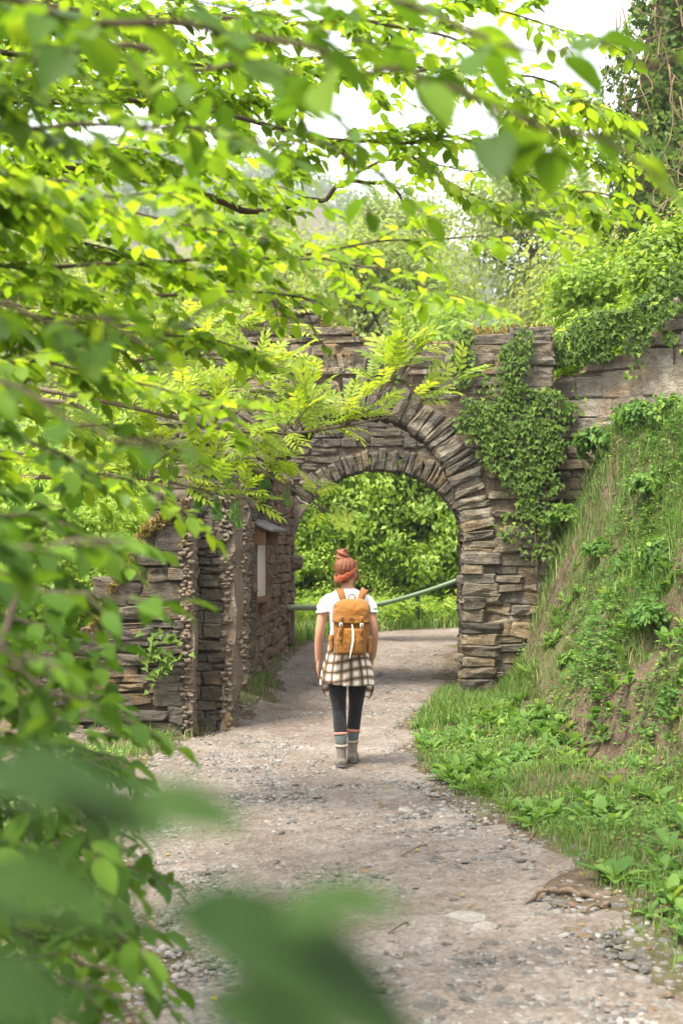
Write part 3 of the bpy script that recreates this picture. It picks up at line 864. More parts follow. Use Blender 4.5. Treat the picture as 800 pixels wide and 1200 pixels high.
# ivy leaves low on the near stub
r5 = np.random.default_rng(77)
t = thing('ivy', (-1.62, 12.85, 1.0), 'little ivy plant rooted in the face of the low stub', 'ivy')
mb = MB(); n = 60
Pn = np.stack([r5.normal(-1.62, .10, n), np.full(n, 12.80), r5.normal(.78, .13, n)], -1)
mb.leaves(Pn, nrm(np.stack([r5.normal(0, .5, n), r5.normal(-.4, .2, n), r5.normal(-.6, .4, n)], -1)), nrm(np.stack([r5.normal(0, .3, n), np.full(n, -1.), np.full(n, .5)], -1)), r5.uniform(.06, .11, n), IVY, r5.uniform(.5, 1, n))
mb.build('foliage', M['ivy'], t)

# ---------------------------------------------------------------- notice board on the left wall
M['wood'] = plain('old_wood', (.20, .105, .06), .75, .3, .5, 22, .4, .004)
M['roof_wood'] = plain('weathered_roof', (.22, .205, .20), .7, .3, .3, 30, .3, .004)
M['paper'] = plain('faded_notice', (.62, .56, .50), .5, .4, .25, 12, .05, .001)
nb = thing('notice_board', (-1.0, 16.05, .35), 'narrow wooden notice board with small grey roof on the passage wall', 'notice board')
def nbx(name, mat, c, h, rz=.0, ry=0.0):
    m_ = MB(); rot = np.array((Matrix.Rotation(rz, 3, 'Z') @ Matrix.Rotation(ry, 3, 'Y')))
    m_.box(c, h, rot)
    o = m_.build(name, mat, nb)
    bv = o.modifiers.new('b', 'BEVEL'); bv.width = .006; bv.segments = 2
    return o
bx_, by_ = -.93, 16.05
rz = rad(-9)
fx, fy = math.cos(rz), math.sin(rz)            # outward normal of the board
def off(u, n): return (bx_ + u * -fy + n * fx, by_ + u * fx + n * fy)
a = off(-.26, 0); nbx('post', M['wood'], (a[0], a[1], 1.46), (.035, .035, .50), rz)
a = off(.26, 0); nbx('post', M['wood'], (a[0], a[1], 1.46), (.035, .035, .50), rz)
a = off(0, 0); nbx('back_board', M['wood'], (a[0], a[1], 1.48), (.018, .28, .36), rz)
a = off(0, .024); nbx('notice', M['paper'], (a[0], a[1], 1.47), (.004, .22, .29), rz)
for zc in (1.14, 1.81):
    a = off(0, .02); nbx('frame_rail', M['wood'], (a[0], a[1], zc), (.03, .30, .032), rz)
a = off(-.34, .06); nbx('bracket', M['wood'], (a[0], a[1], 1.86), (.09, .02, .10), rz)
a = off(.34, .06); nbx('bracket', M['wood'], (a[0], a[1], 1.86), (.09, .02, .10), rz)
a = off(0, .05); nbx('roof', M['roof_wood'], (a[0], a[1], 2.0), (.20, .42, .018), rz, rad(24))

# ---------------------------------------------------------------- handrail beyond the arch
M['rail'] = plain('weathered_green_paint', (.20, .27, .17), .55, .4, .4, 14, .2, .003)
M['post'] = plain('dark_green_paint', (.035, .105, .06), .5, .4, .4, 14, .2, .003)
ht = thing('handrail', (1.37, 26.0, .2), 'green handrail on posts at the path edge beyond the arch', 'handrail')
rp = crv([P(334, 712, 19.6), P(395, 712, 22.3), P(440, 709, 24.0), P(489, 696, 26.0), P(538, 679, 27.2), P(640, 640, 28.4)], 40)
mb = MB(); mb.tube(rp, .042, 8); mb.build('rail', M['rail'], ht, True)
for px_p, Yp, top in ((404, 22.6, None), (489, 26.0, 696), (539, 27.25, 679)):
    x = (px_p - CX) * Yp / PXF
    zt = float(np.interp(Yp, rp[:, 1], rp[:, 2])) - .03
    mb = MB(); zb = float(H(x, Yp)) - .15
    mb.box((x, Yp, (zt + zb) / 2), (.045, .045, (zt - zb) / 2))
    o = mb.build('post', M['post'], ht); bv = o.modifiers.new('b', 'BEVEL'); bv.width = .008

# ---------------------------------------------------------------- person
def fin(ob_meshes): pass
def remesh(mb, name, mat, parent, vox=.007, smooth=3):
    o = mb.build(name, mat, parent, True, True)
    md = o.modifiers.new('r', 'REMESH'); md.mode = 'VOXEL'; md.voxel_size = vox; md.use_smooth_shade = True
    ms = o.modifiers.new('s', 'SMOOTH'); ms.factor = .5; ms.iterations = smooth
    return o
def ell(mb, c, r, nu=16, nv=10, rot=None):
    th = np.linspace(0, np.pi, nv); ph = np.linspace(0, 2 * np.pi, nu, endpoint=False)
    Vv = np.stack([np.sin(th)[:, None] * np.cos(ph)[None], np.sin(th)[:, None] * np.sin(ph)[None], np.repeat(np.cos(th)[:, None], nu, 1)], -1).reshape(-1, 3) * np.asarray(r)
    if rot is not None: Vv = Vv @ np.array(rot).T
    i, j = np.meshgrid(np.arange(nv - 1), np.arange(nu), indexing='ij'); k = (j + 1) % nu
    mb.add(Vv + np.asarray(c), np.stack([i * nu + j, (i + 1) * nu + j, (i + 1) * nu + k, i * nu + k], -1).reshape(-1, 4))
def skin_mat():
    m, nt, out = new_mat('skin')
    n = noise(nt, pos(nt), 25, 3)
    c = mixc(nt, mth(nt, 'MULTIPLY', n, .5), (.44, .24, .155), (.34, .155, .095))
    b = principled(nt, out, c, .5, .35)
    b.inputs['Subsurface Weight'].default_value = .15
    b.inputs['Subsurface Radius'].default_value = (.01, .004, .002)
    return m
M['skin'] = skin_mat()
def cloth(name, col, scale=28, var=.25, rough=.9, bd=.012):
    m, nt, out = new_mat(name)
    n1 = noise(nt, pos(nt), scale, 4, .6); n2 = noise(nt, pos(nt), 600, 2)
    c = mixc(nt, mth(nt, 'MULTIPLY', n1, var), col, tuple(x * .6 for x in col))
    h = mth(nt, 'ADD', n1, mth(nt, 'MULTIPLY', n2, .08))
    b = principled(nt, out, c, rough, .2, h, bd, .8)
    b.inputs['Sheen Weight'].default_value = .15
    return m
M['tee'] = cloth('white_cotton', (.70, .70, .72), 22, .12, .9, .015)
M['legging'] = cloth('charcoal_legging', (.011, .0115, .013), 20, .5, .8, .02)
M['headband'] = cloth('rust_headband', (.26, .060, .018), 60, .5, .9, .02)
M['sock'] = cloth('grey_sock', (.085, .10, .095), 70, .4)
M['sock_top'] = cloth('pink_sock_stripe', (.55, .22, .16), 70, .2)
M['boot'] = cloth('taupe_boot', (.18, .15, .125), 50, .4, .75)
M['cuff'] = cloth('pale_boot_cuff', (.33, .27, .21), 50, .3)
M['sole'] = plain('boot_sole', (.10, .09, .085), .85, .2)
M['canvas'] = cloth('ochre_canvas', (.255, .105, .017), 18, .35, .8, .03)
M['canvas2'] = cloth('ochre_webbing', (.21, .08, .013), 60, .3, .8, .006)
M['buckle'] = plain('pale_buckle', (.62, .58, .52), .4, .5, .15)
M['lash'] = plain('white_cord', (.72, .66, .58), .8, .2, .2)
def hair_mat():
    m, nt, out = new_mat('auburn_hair')
    tc = N(nt, 'TexCoord')
    mp = N(nt, 'Mapping'); mp.inputs['Scale'].default_value = (14, 14, 60); mp.inputs['Rotation'].default_value = (.5, 1.1, 0)
    nt.links.new(tc.outputs['Object'], mp.inputs['Vector'])
    n = noise(nt, mp.outputs['Vector'], 5, 4, .7)
    c = ramp(nt, n, [(.3, (.055, .014, .005)), (.52, (.175, .045, .011)), (.72, (.34, .11, .03))])
    principled(nt, out, c, .42, .5, n, .01, .7)
    return m
M['hair'] = hair_mat()
def plaid_mat():
    m, nt, out = new_mat('plaid_flannel')
    uv = N(nt, 'UVMap'); sx = N(nt, 'SeparateXYZ'); nt.links.new(uv.outputs[0], sx.inputs[0])
    n = noise(nt, pos(nt), 90, 2)
    def band(sock, per, off_, w, soft):
        f = mth(nt, 'FRACT', mth(nt, 'ADD', mth(nt, 'DIVIDE', sock, per), off_))
        d = mth(nt, 'ABSOLUTE', mth(nt, 'SUBTRACT', f, .5))
        mr = N(nt, 'MapRange'); mr.inputs['From Min'].default_value = w + soft; mr.inputs['From Max'].default_value = w
        nt.links.new(d, mr.inputs['Value']); return mr.outputs[0]
    U, Vv = sx.outputs[0], sx.outputs[1]
    c = mixc(nt, mth(nt, 'MULTIPLY', band(U, .074, 0, .24, .06), .72), (.70, .64, .55), (.20, .125, .075))
    c = mixc(nt, mth(nt, 'MULTIPLY', band(Vv, .074, .3, .24, .06), .72), c, (.19, .12, .07))
    c = mixc(nt, mth(nt, 'MULTIPLY', band(U, .074, 0, .085, .03), .8), c, (.05, .032, .022))
    c = mixc(nt, mth(nt, 'MULTIPLY', band(Vv, .074, .3, .085, .03), .8), c, (.05, .032, .022))
    principled(nt, out, c, .95, .1, n, .004, .5)
    return m
M['plaid'] = plaid_mat()

PX0, PY0 = .045, 11.15
PZ0 = float(Hp(PX0, PY0))
per = thing('person', (PX0, PY0, PZ0), 'person seen from behind in white t-shirt, plaid shirt round the waist, dark leggings', 'person')
LK = [(-.080, 0, .84), (-.076, -.01, .62), (-.064, -.01, .43), (-.052, -.055, .26), (-.045, -.075, .09)]
RK = [(.086, 0, .84), (.080, .05, .62), (.066, .10, .44), (.048, .09, .27), (.040, .10, .10)]
lr = np.array([.080, .066, .048, .046, .033])
ARM_L = [(-.142, -.01, 1.312), (-.182, -.015, 1.23), (-.213, -.025, 1.06), (-.226, .0, .92), (-.228, .02, .815)]
ARM_R = [(.142, -.01, 1.312), (.178, -.015, 1.23), (.205, -.03, 1.06), (.205, .02, .92), (.196, .06, .83)]
ar = np.array([.036, .042, .036, .031, .023])
def smooth_tube(mb, pts, rr, n=18, sides=14):
    p = crv(pts, n); r_ = np.interp(np.linspace(0, len(pts) - 1, n), np.arange(len(pts)), rr)
    mb.tube(p, r_, sides)
body = MB()
tz = [.80, .88, .98, 1.08, 1.20, 1.30, 1.36, 1.395]
body.tube([(0, .0, z) for z in tz], [.15, .155, .122, .118, .135, .150, .10, .055], 22, ry=[.105, .11, .085, .085, .10, .085, .06, .05])
smooth_tube(body, LK, lr); smooth_tube(body, RK, lr)
smooth_tube(body, ARM_L, ar); smooth_tube(body, ARM_R, ar)
for sx, pts in ((-1, ARM_L), (1, ARM_R)):
    w0 = np.array(pts[-1]); dn = nrm(w0 - np.array(pts[-2]))
    palm = w0 + dn * .045
    body.tube([w0 - dn * .01, w0 + dn * .02, palm, w0 + dn * .08], [.018, .014, .015, .013], 10, ry=[.022, .034, .040, .036])
    side = np.array([0, 1., 0]); curl = np.array([-sx * .4, .35, 0])
    for k, ln in enumerate((.062, .072, .068, .052)):
        b0 = w0 + dn * .078 + side * (.026 - k * .018)
        smooth_tube(body, [b0, b0 + dn * ln * .45 + curl * .006, b0 + dn * ln * .8 + curl * .025, b0 + dn * ln * .95 + curl * .045], [.0088, .0085, .008, .0065], 8, 8)
    b0 = w0 + dn * .025 + side * .03
    smooth_tube(body, [b0, b0 + dn * .03 + side * .022, b0 + dn * .058 + side * .03], [.0105, .0095, .0075], 7, 8)
for pts in (LK, RK):
    a0 = np.array(pts[-1]); f0 = a0 + np.array([0, .04, -.05])
    body.tube([a0 + [0, -.03, -.045], a0 + [0, .04, -.05], a0 + [.0, .12, -.06], a0 + [0, .17, -.065]], [.03, .036, .036, .02], 10)
# neck and head (faces away, turned a little to the right, chin slightly up)
HR = Matrix.Rotation(rad(-27), 3, 'Z') @ Matrix.Rotation(rad(4), 3, 'X')
HC = np.array([-.002, .012, 1.512])
def hp(v): return HC + np.array(HR @ Vector(v))
smooth_tube(body, [(0, -.005, 1.33), (0, .0, 1.40), tuple(hp((0, -.012, -.05)))], [.062, .047, .05], 10, 14)
ell(body, hp((0, -.004, .025)), (.072, .090, .088), 20, 14, HR)
ell(body, hp((0, .028, -.035)), (.056, .062, .072), 18, 12, HR)
ell(body, hp((0, .096, -.012)), (.011, .020, .026), 10, 8, HR)
ell(body, hp((0, .083, -.055)), (.024, .012, .012), 10, 8, HR)
for s_ in (-1, 1): ell(body, hp((s_ * .076, -.004, -.012)), (.010, .019, .030), 10, 8, HR)
for s_ in (-1, 1): ell(body, hp((s_ * .028, .074, .028)), (.024, .014, .009), 10, 8, HR)
remesh(body, 'body', M['skin'], per, .0058, 2)
M['eye'] = plain('eye', (.75, .72, .7), .2, .5, .05)
M['lip'] = plain('lips', (.42, .12, .10), .45, .4, .1)
for s_ in (-1, 1):
    e_ = MB(); ell(e_, hp((s_ * .029, .078, .010)), (.013, .013, .010), 12, 8); e_.build('eye', M['eye'], per, True, True)
e_ = MB(); ell(e_, hp((0, .0905, -.056)), (.021, .007, .008), 12, 8, HR); e_.build('mouth', M['lip'], per, True, True)

# leggings
lg = MB()
smooth_tube(lg, LK[:-1], lr[:-1] + .007)
smooth_tube(lg, RK[:-1], lr[:-1] + .007)
lg.tube([(0, 0, .78), (0, 0, .86), (0, 0, .95), (0, 0, 1.0)], [.148, .162, .14, .128], 22, ry=[.105, .118, .10, .09])
remesh(lg, 'leggings', M['legging'], per, .008, 3)
# t-shirt
ts = MB()
ts.tube([(0, .0, z) for z in (.93, 1.0, 1.08, 1.20, 1.30, 1.355, 1.385)], [.150, .138, .134, .150, .158, .118, .066], 24, ry=[.115, .10, .10, .115, .10, .078, .062])
for sx, pts in ((-1, ARM_L), (1, ARM_R)):
    a0 = [np.array(pts[0]) + [-sx * .03, 0, .0], np.array(pts[0]) + [sx * .012, 0, -.025], np.array(pts[1]) + [sx * .006, 0, .0], np.array(pts[1]) * .8 + np.array(pts[2]) * .2]
    smooth_tube(ts, a0, [.044, .050, .054, .061], 12, 16)
remesh(ts, 't_shirt', M['tee'], per, .008, 2)
# plaid shirt tied round the waist
nA, nZ = 96, 22
th = np.linspace(0, 2 * np.pi, nA, endpoint=False); tt = np.linspace(0, 1, nZ)
Tg, Zg = np.meshgrid(th, tt, indexing='ij')
hem = .645 + .012 * np.sin(Tg * 2 + 1) + .035 * np.clip(np.cos(Tg * 1.0) ** 6, 0, 1) * -1 + .05 * np.clip(np.sin(Tg), 0, 1)
zz = 1.0 + (hem - 1.0) * Zg
fold = (.010 * np.sin(Tg * 11 + 1.3 * np.sin(Tg * 3)) + .006 * np.sin(Tg * 19 + 2)) * sstep(.12, .9, Zg)
rx = .147 + .062 * sstep(0, 1, Zg) ** .9 + fold; ry_ = .112 + .045 * sstep(0, 1, Zg) + fold
Vs = np.stack([rx * np.cos(Tg), ry_ * np.sin(Tg) - .004, zz], -1).reshape(-1, 3)
i, j = np.meshgrid(np.arange(nA), np.arange(nZ - 1), indexing='ij'); k = (i + 1) % nA
F = np.stack([i * nZ + j, i * nZ + j + 1, k * nZ + j + 1, k * nZ + j], -1).reshape(-1, 4)
uvs = np.stack([np.where(Tg > np.pi * .5, Tg, Tg + 2 * np.pi) * .19, zz + .02 * np.sin(Tg * 2)], -1).reshape(-1, 2)
sh = link('plaid_shirt', mk_mesh('plaid_shirt', Vs, [F], M['plaid'], True, uv=uvs), per, True)
sm = sh.modifiers.new('s', 'SOLIDIFY'); sm.thickness = .005
# dangling sleeves and knot of the tied shirt
def strip(name, pts, wid, mat, parent, nrm_dir, th_=.012):
    p = crv(pts, 16); w = np.interp(np.linspace(0, 1, 16), np.linspace(0, 1, len(wid)), wid)
    Tn = nrm(np.gradient(p, axis=0)); S = nrm(np.cross(Tn, np.array(nrm_dir, float)))
    nn_ = np.cross(S, Tn)
    a_, b_, c_ = p - S * w[:, None], p + nn_ * .012 * np.sin(np.arange(16) * .9)[:, None], p + S * w[:, None]
    Vv = np.stack([a_, b_, c_], 1).reshape(-1, 3)
    i_ = np.arange(15) * 3
    F_ = np.concatenate([np.stack([i_, i_ + 1, i_ + 4, i_ + 3], -1), np.stack([i_ + 1, i_ + 2, i_ + 5, i_ + 4], -1)])
    cum = np.concatenate([[0], np.cumsum(np.linalg.norm(np.diff(p, axis=0), axis=1))])
    uv_ = np.stack([np.stack([-w, cum], -1), np.stack([w * 0, cum], -1), np.stack([w, cum], -1)], 1).reshape(-1, 2)
    o_ = link(name, mk_mesh(name, Vv, [F_], mat, True, uv=uv_), parent, True)
    so = o_.modifiers.new('s', 'SOLIDIFY'); so.thickness = th_; so.offset = 0
    return o_
strip('sleeve', [(-.10, .15, .95), (-.14, .15, .80), (-.165, .10, .66), (-.155, .07, .585), (-.145, .06, .545)], [.03, .045, .05, .04, .03], M['plaid'], per, (0, -1, .0))
strip('sleeve', [(.10, .15, .95), (.14, .15, .80), (.165, .11, .66), (.165, .08, .58), (.145, .07, .53)], [.03, .045, .05, .045, .035], M['plaid'], per, (.3, -1, .0))
kn = MB(); ell(kn, (0, .135, .965), (.05, .03, .035)); kn.build('knot', M['plaid'], per, True, True)
# socks and boots
for sx, pts in ((-1, LK), (1, RK)):
    a0 = np.array(pts[-1]); k0 = np.array(pts[-2])
    up = nrm(k0 - a0)
    m_ = MB(); m_.tube([a0 + up * .06, a0 + up * .10, a0 + up * .172], [.043, .042, .0535], 16); sk = m_.build('sock', M['sock'], per, True, True)
    m_ = MB(); m_.tube([a0 + up * .158, a0 + up * .176], [.0545, .0555], 16); m_.build('stripe', M['sock_top'], sk, True, True)
    g = a0.copy(); lift = a0[2] - .09
    b_ = MB()
    b_.tube([a0 + [0, -.005, .075], a0 + [0, -.006, .03], a0 + [0, -.004, -.02], a0 + [0, 0, -.05]], [.045, .040, .040, .041], 18, ry=[.052, .05, .055, .06])
    fz = g[2] - .055
    b_.tube([(g[0], g[1] - .066, fz), (g[0], g[1] - .03, fz + .008), (g[0] + sx * .004, g[1] + .06, fz + .008), (g[0] + sx * .01, g[1] + .13, fz - .004), (g[0] + sx * .012, g[1] + .175, fz - .012)], [.026, .042, .044, .046, .024], 16, ry=None)
    bo = remesh(b_, 'boot', M['boot'], per, .007, 3)
    cu = MB(); cu.tube([a0 + [0, -.005, .066], a0 + [0, -.005, .084]], [.050, .050], 18, ry=[.057, .057]); cu.build('cuff', M['cuff'], bo, True, True)
    sl = MB()
    zl = fz - .036
    sp = [(-.075, .022), (-.062, .036), (-.02, .041), (.05, .042), (.11, .048), (.16, .042), (.19, .02)]
    Vt = [[g[0] + s2 * w_ + sx * .012 * max(0, y_) / .19, g[1] + y_, zl + dz] for dz in (.022, -.0) for y_, w_ in sp for s2 in (-1, 1)]
    Ff = []
    ns = len(sp)
    for i_ in range(ns - 1):
        t0 = i_ * 2; b0 = t0 + ns * 2
        Ff += [[t0, t0 + 1, t0 + 3, t0 + 2], [b0, b0 + 2, b0 + 3, b0 + 1], [t0, t0 + 2, b0 + 2, b0], [t0 + 1, b0 + 1, b0 + 3, t0 + 3]]
    Ff += [[0, ns * 2, ns * 2 + 1, 1], [ns * 2 - 2, ns * 2 - 1, ns * 4 - 1, ns * 4 - 2]]
    sl.add(Vt, Ff); sl.build('sole', M['sole'], bo, False, True)
# hair, bun, headband
hm = MB()
ell(hm, hp((0, -.020, .034)), (.084, .096, .090), 24, 16, HR)
ell(hm, hp((0, -.052, -.008)), (.066, .055, .075), 20, 12, HR)
for k in range(30):                                    # strands combed up to the bun, hugging the head
    a_ = k / 30 * 2 * math.pi + R.uniform(-.06, .06)
    st_ = []
    for el_ in (-.1, .3, .65, .95, 1.2, 1.38):
        st_.append(hp((.084 * math.cos(el_) * math.cos(a_ + .25 * el_), -.020 - .012 * max(0, el_) + .096 * math.cos(el_) * math.sin(a_ + .25 * el_), .034 + .090 * math.sin(el_))))
    smooth_tube(hm, st_, [.004, .0065, .007, .007, .006, .005], 10, 6)
hr = remesh(hm, 'hair', M['hair'], per, .005, 1)
bn = MB()
bc = hp((-.012, -.040, .142))
ell(bn, bc, (.044, .042, .038), 14, 10)
for k, (ax_, tilt_, rr_, up_) in enumerate((('X', .35, .046, -.014), ('Y', .5, .043, .004), ('X', -.6, .036, .014), ('Y', -.9, .030, .018), ('X', 1.1, .034, .006))):
    ang = np.linspace(0, 2 * np.pi * .9, 24) + k * 1.7
    Mx = np.array(Matrix.Rotation(tilt_, 3, ax_))
    pts = [bc + Mx @ np.array([rr_ * math.cos(t_), rr_ * math.sin(t_) * .95, up_]) for t_ in ang]
    bn.tube(pts, .0115 + .002 * np.sin(np.linspace(0, 3.1, 24)), 8)
remesh(bn, 'bun', M['hair'], hr, .0042, 1)
for pts in ([(-.064, -.05, -.03), (-.070, -.055, -.075), (-.062, -.06, -.115)], [(.070, .03, .0), (.078, .02, -.05), (.068, .0, -.085)], [(-.06, -.04, -.05), (-.08, -.045, -.09), (-.083, -.04, -.13)], [(.05, -.08, -.03), (.056, -.09, -.06), (.05, -.085, -.09)], [(.0, -.05, .17), (.03, -.06, .19), (.055, -.06, .18)], [(-.03, -.04, .17), (-.055, -.05, .18), (-.07, -.05, .165)], [(.07, .0, .08), (.09, -.01, .085), (.1, -.01, .06)], [(.076, .035, -.01), (.088, .03, -.05), (.08, .02, -.10)]):
    m_ = MB(); smooth_tube(m_, [hp(q) for q in pts], [.008, .006, .002], 10, 6); m_.build('loose_lock', M['hair'], hr, True, True)
nA = 48; th = np.linspace(0, 2 * np.pi, nA, endpoint=False)
Vb = []
for row, (dz, gr) in enumerate(((-.032, .0), (-.025, .005), (-.004, .007), (.015, .005), (.022, 0))):
    for t_ in th:
        yv_ = math.sin(t_)
        Vb.append(hp(((.084 + gr) * math.cos(t_), -.020 + (.101 + gr) * yv_, dz - .002 + .036 * yv_ + .022 * math.cos(t_) + .004 * math.sin(t_ * 9 + row))))
i, j = np.meshgrid(np.arange(4), np.arange(nA), indexing='ij'); k = (j + 1) % nA
hb = link('headband', mk_mesh('headband', Vb, [np.stack([i * nA + j, i * nA + k, (i + 1) * nA + k, (i + 1) * nA + j], -1).reshape(-1, 4)], M['headband'], True), per, True)
so = hb.modifiers.new('s', 'SOLIDIFY'); so.thickness = .004

# ---------------------------------------------------------------- backpack (carried, its own thing)
bp = thing('backpack', (PX0, PY0 - .2, PZ0 + .88), 'ochre canvas backpack with flap and two straps on the person\'s back', 'backpack')
bp.location = (PX0, PY0, PZ0); bp.rotation_euler = (0, rad(1.5), 0)
def superring(z, w, d, y0, e=4.0, n=36, sag=0):
    a_ = np.linspace(0, 2 * np.pi, n, endpoint=False)
    c, s_ = np.cos(a_), np.sin(a_)
    return np.stack([np.sign(c) * np.abs(c) ** (2 / e) * w, y0 + np.sign(s_) * np.abs(s_) ** (2 / e) * d, np.full(n, z)], -1)
def loft(rings, cap=True):
    n = len(rings[0]); m = len(rings)
    Vv = np.concatenate(rings)
    i_, j_ = np.meshgrid(np.arange(m - 1), np.arange(n), indexing='ij'); k_ = (j_ + 1) % n
    F4 = np.stack([i_ * n + j_, i_ * n + k_, (i_ + 1) * n + k_, (i_ + 1) * n + j_], -1).reshape(-1, 4)
    F3 = []
    if cap:
        Vv = np.concatenate([Vv, rings[0].mean(0)[None], rings[-1].mean(0)[None]])
        jj_ = np.arange(n); kk_ = (jj_ + 1) % n
        F3 = np.concatenate([np.stack([np.full(n, m * n), kk_, jj_], -1), np.stack([np.full(n, m * n + 1), (m - 1) * n + jj_, (m - 1) * n + kk_], -1)])
    return Vv, F4, F3
def crumple(Vv, a=.006, f=14, s_=0):
    Vv = Vv.copy()
    for k_ in range(3): Vv[:, k_] += a * (vn(Vv[:, 0] * f + 7 * k_ + s_, Vv[:, 1] * f, Vv[:, 2] * f) + .5 * vn(Vv[:, 0] * f * 2.3 + 3 * k_, Vv[:, 1] * f * 2.3, Vv[:, 2] * f * 2.3))
    return Vv
YB = -.215
zs_ = np.linspace(0, 1, 26)
rings = [superring(.885 + .385 * t_, .120 + .028 * math.sin(min(t_ * 2.2, 1.57)) - .012 * t_, (.075 + .022 * math.sin(min(t_ * 2.5, 1.57))) * (1 - .12 * t_), YB, 3.6, 60) for t_ in zs_]
Vv, F4, F3 = loft(rings)
m_ = MB(); m_.add2(crumple(Vv, .005, 13), F4, F3); m_.build('pack_body', M['canvas'], bp, True, True)
# flap: dome over the top, overhanging at the back
rings = []
for t_ in np.linspace(0, 1, 16):
    z = 1.125 + .19 * t_
    k_ = math.sqrt(max(0.0, 1 - max(0, (t_ - .45) / .56) ** 2.6))
    rg = superring(z, .145 * (.25 + .75 * k_) + .002, .108 * (.25 + .75 * k_), YB - .006 + .02 * t_, 3.2, 60)
    if t_ < .5:
        rg[:, 2] += np.where(rg[:, 1] > YB + .03, .055 * (1 - t_ * 2), 0) + .012 * np.abs(rg[:, 0] / .145) ** 2 * (1 - 2 * t_)
    rings.append(rg)
Vv, F4, F3 = loft(rings)
m_ = MB(); m_.add2(crumple(Vv, .009, 12, 4), F4, F3); fl = m_.build('flap', M['canvas'], bp, True, True)
# front pocket bulge
rings = [superring(.90 + .19 * t_, .112 * (.9 + .1 * math.sin(t_ * 3.1)), .030 + .012 * math.sin(t_ * 3.1), YB - .088, 3.0, 40) for t_ in np.linspace(0, 1, 12)]
Vv, F4, F3 = loft(rings); m_ = MB(); m_.add2(crumple(Vv, .005, 15, 9), F4, F3); m_.build('front_pocket', M['canvas'], bp, True, True)
for s_ in (-1, 1):
    rings = [superring(.90 + .13 * t_, .020, .055, YB, 2.6, 24) + np.array([s_ * .146, 0, 0]) for t_ in np.linspace(0, 1, 8)]
    Vv, F4, F3 = loft(rings); m_ = MB(); m_.add2(crumple(Vv, .005, 15, 2), F4, F3); m_.build('side_pocket', M['canvas'], bp, True, True)
def bxp(name, c, h, mat, par=bp, bev=.004):
    m_ = MB(); m_.box(c, h); o_ = m_.build(name, mat, par, False, True)
    b_ = o_.modifiers.new('b', 'BEVEL'); b_.width = bev; b_.segments = 2
    return o_
for s_ in (-1, 1):
    st = strip('strap', [(s_ * .078, YB - .118, 1.185), (s_ * .078, YB - .128, 1.13), (s_ * .080, YB - .136, 1.06), (s_ * .080, YB - .134, 1.0)], [.013, .013, .013, .010], M['canvas2'], bp, (0, -1, 0), .004)
    bk = bxp('buckle', (s_ * .079, YB - .133, 1.118), (.013, .006, .015), M['buckle'])
    bxp('pin', (s_ * .079, YB - .141, 1.118), (.005, .003, .010), M['sole'], bk, .001)
m_ = MB()
for q in ([(.006, YB - .118, 1.12), (.010, YB - .135, 1.07), (.012, YB - .138, 1.0), (.004, YB - .142, .94), (-.002, YB - .138, .875)], [(.006, YB - .118, 1.12), (.020, YB - .134, 1.06), (.018, YB - .138, .98), (.0, YB - .144, .90), (-.004, YB - .14, .862)]):
    m_.tube(crv(q, 16), .0042, 6)
m_.build('cord', M['lash'], bp, True, True)
m_ = MB(); m_.tube(crv([(-.03, YB + .075, 1.295), (-.022, YB + .06, 1.33), (0, YB + .055, 1.345), (.022, YB + .06, 1.33), (.03, YB + .075, 1.295)], 16), .006, 8); m_.build('grab_handle', M['canvas2'], bp, True, True)
bxp('label_patch', (0.0, YB - .118, 1.168), (.017, .003, .009), M['canvas2'], fl, .002)
for s_ in (-1, 1):
    strip('shoulder_strap', [(s_ * .055, -.135, 1.27), (s_ * .078, -.125, 1.335), (s_ * .098, -.06, 1.385), (s_ * .108, .015, 1.375), (s_ * .115, .085, 1.32), (s_ * .125, .12, 1.2), (s_ * .14, .06, 1.05), (s_ * .13, -.09, .98)], [.024, .026, .028, .028, .027, .024, .016, .013], M['canvas2'], bp, (0, -.5, 1) if False else (s_ * .2, -1, .8), .010)

# ---------------------------------------------------------------- trees and shrubs behind the gate
def crown(seed, rx, ry, rz, n, leaf, mat, tmpl=LEAF_LO, clumps=46, base=0.0, hollow=.45, up=.6, flat=.75, low=.55, csz=(.16, .34)):
    """clumpy leaf crown around (0,0,rz+base)"""
    r = np.random.default_rng(seed)
    d = nrm(r.normal(0, 1, (clumps, 3))); d[:, 2] = np.where(d[:, 2] < -low, -d[:, 2], d[:, 2])
    rad_ = r.uniform(hollow, 1.0, clumps) ** .6
    C = d * rad_[:, None] * np.array([rx, ry, rz]) * .88
    k = r.integers(0, clumps, n)
    cs = r.uniform(*csz, clumps) * (rx + rz) / 2
    off_ = r.normal(0, 1, (n, 3)) * cs[k][:, None] * np.array([1, 1, flat]) * .62
    Pn = C[k] + off_ + np.array([0, 0, rz + base])
    out = nrm(off_ + d[k] * cs[k][:, None] * .6)
    Nn = nrm(out * .7 + np.array([0, 0, up]) + r.normal(0, .45, (n, 3)))
    D = nrm(np.cross(Nn, r.normal(0, 1, (n, 3))) + np.array([0, 0, -.25]))
    tone = np.clip(r.beta(2.2, 1.7, n) * .7 + r.uniform(0, .35, clumps)[k], 0, .98)
    mb = MB(); mb.leaves(Pn, D, Nn, r.uniform(.7, 1.25, n) * leaf, tmpl, tone)
    return mb.mesh('crown', mat), C + np.array([0, 0, rz + base])
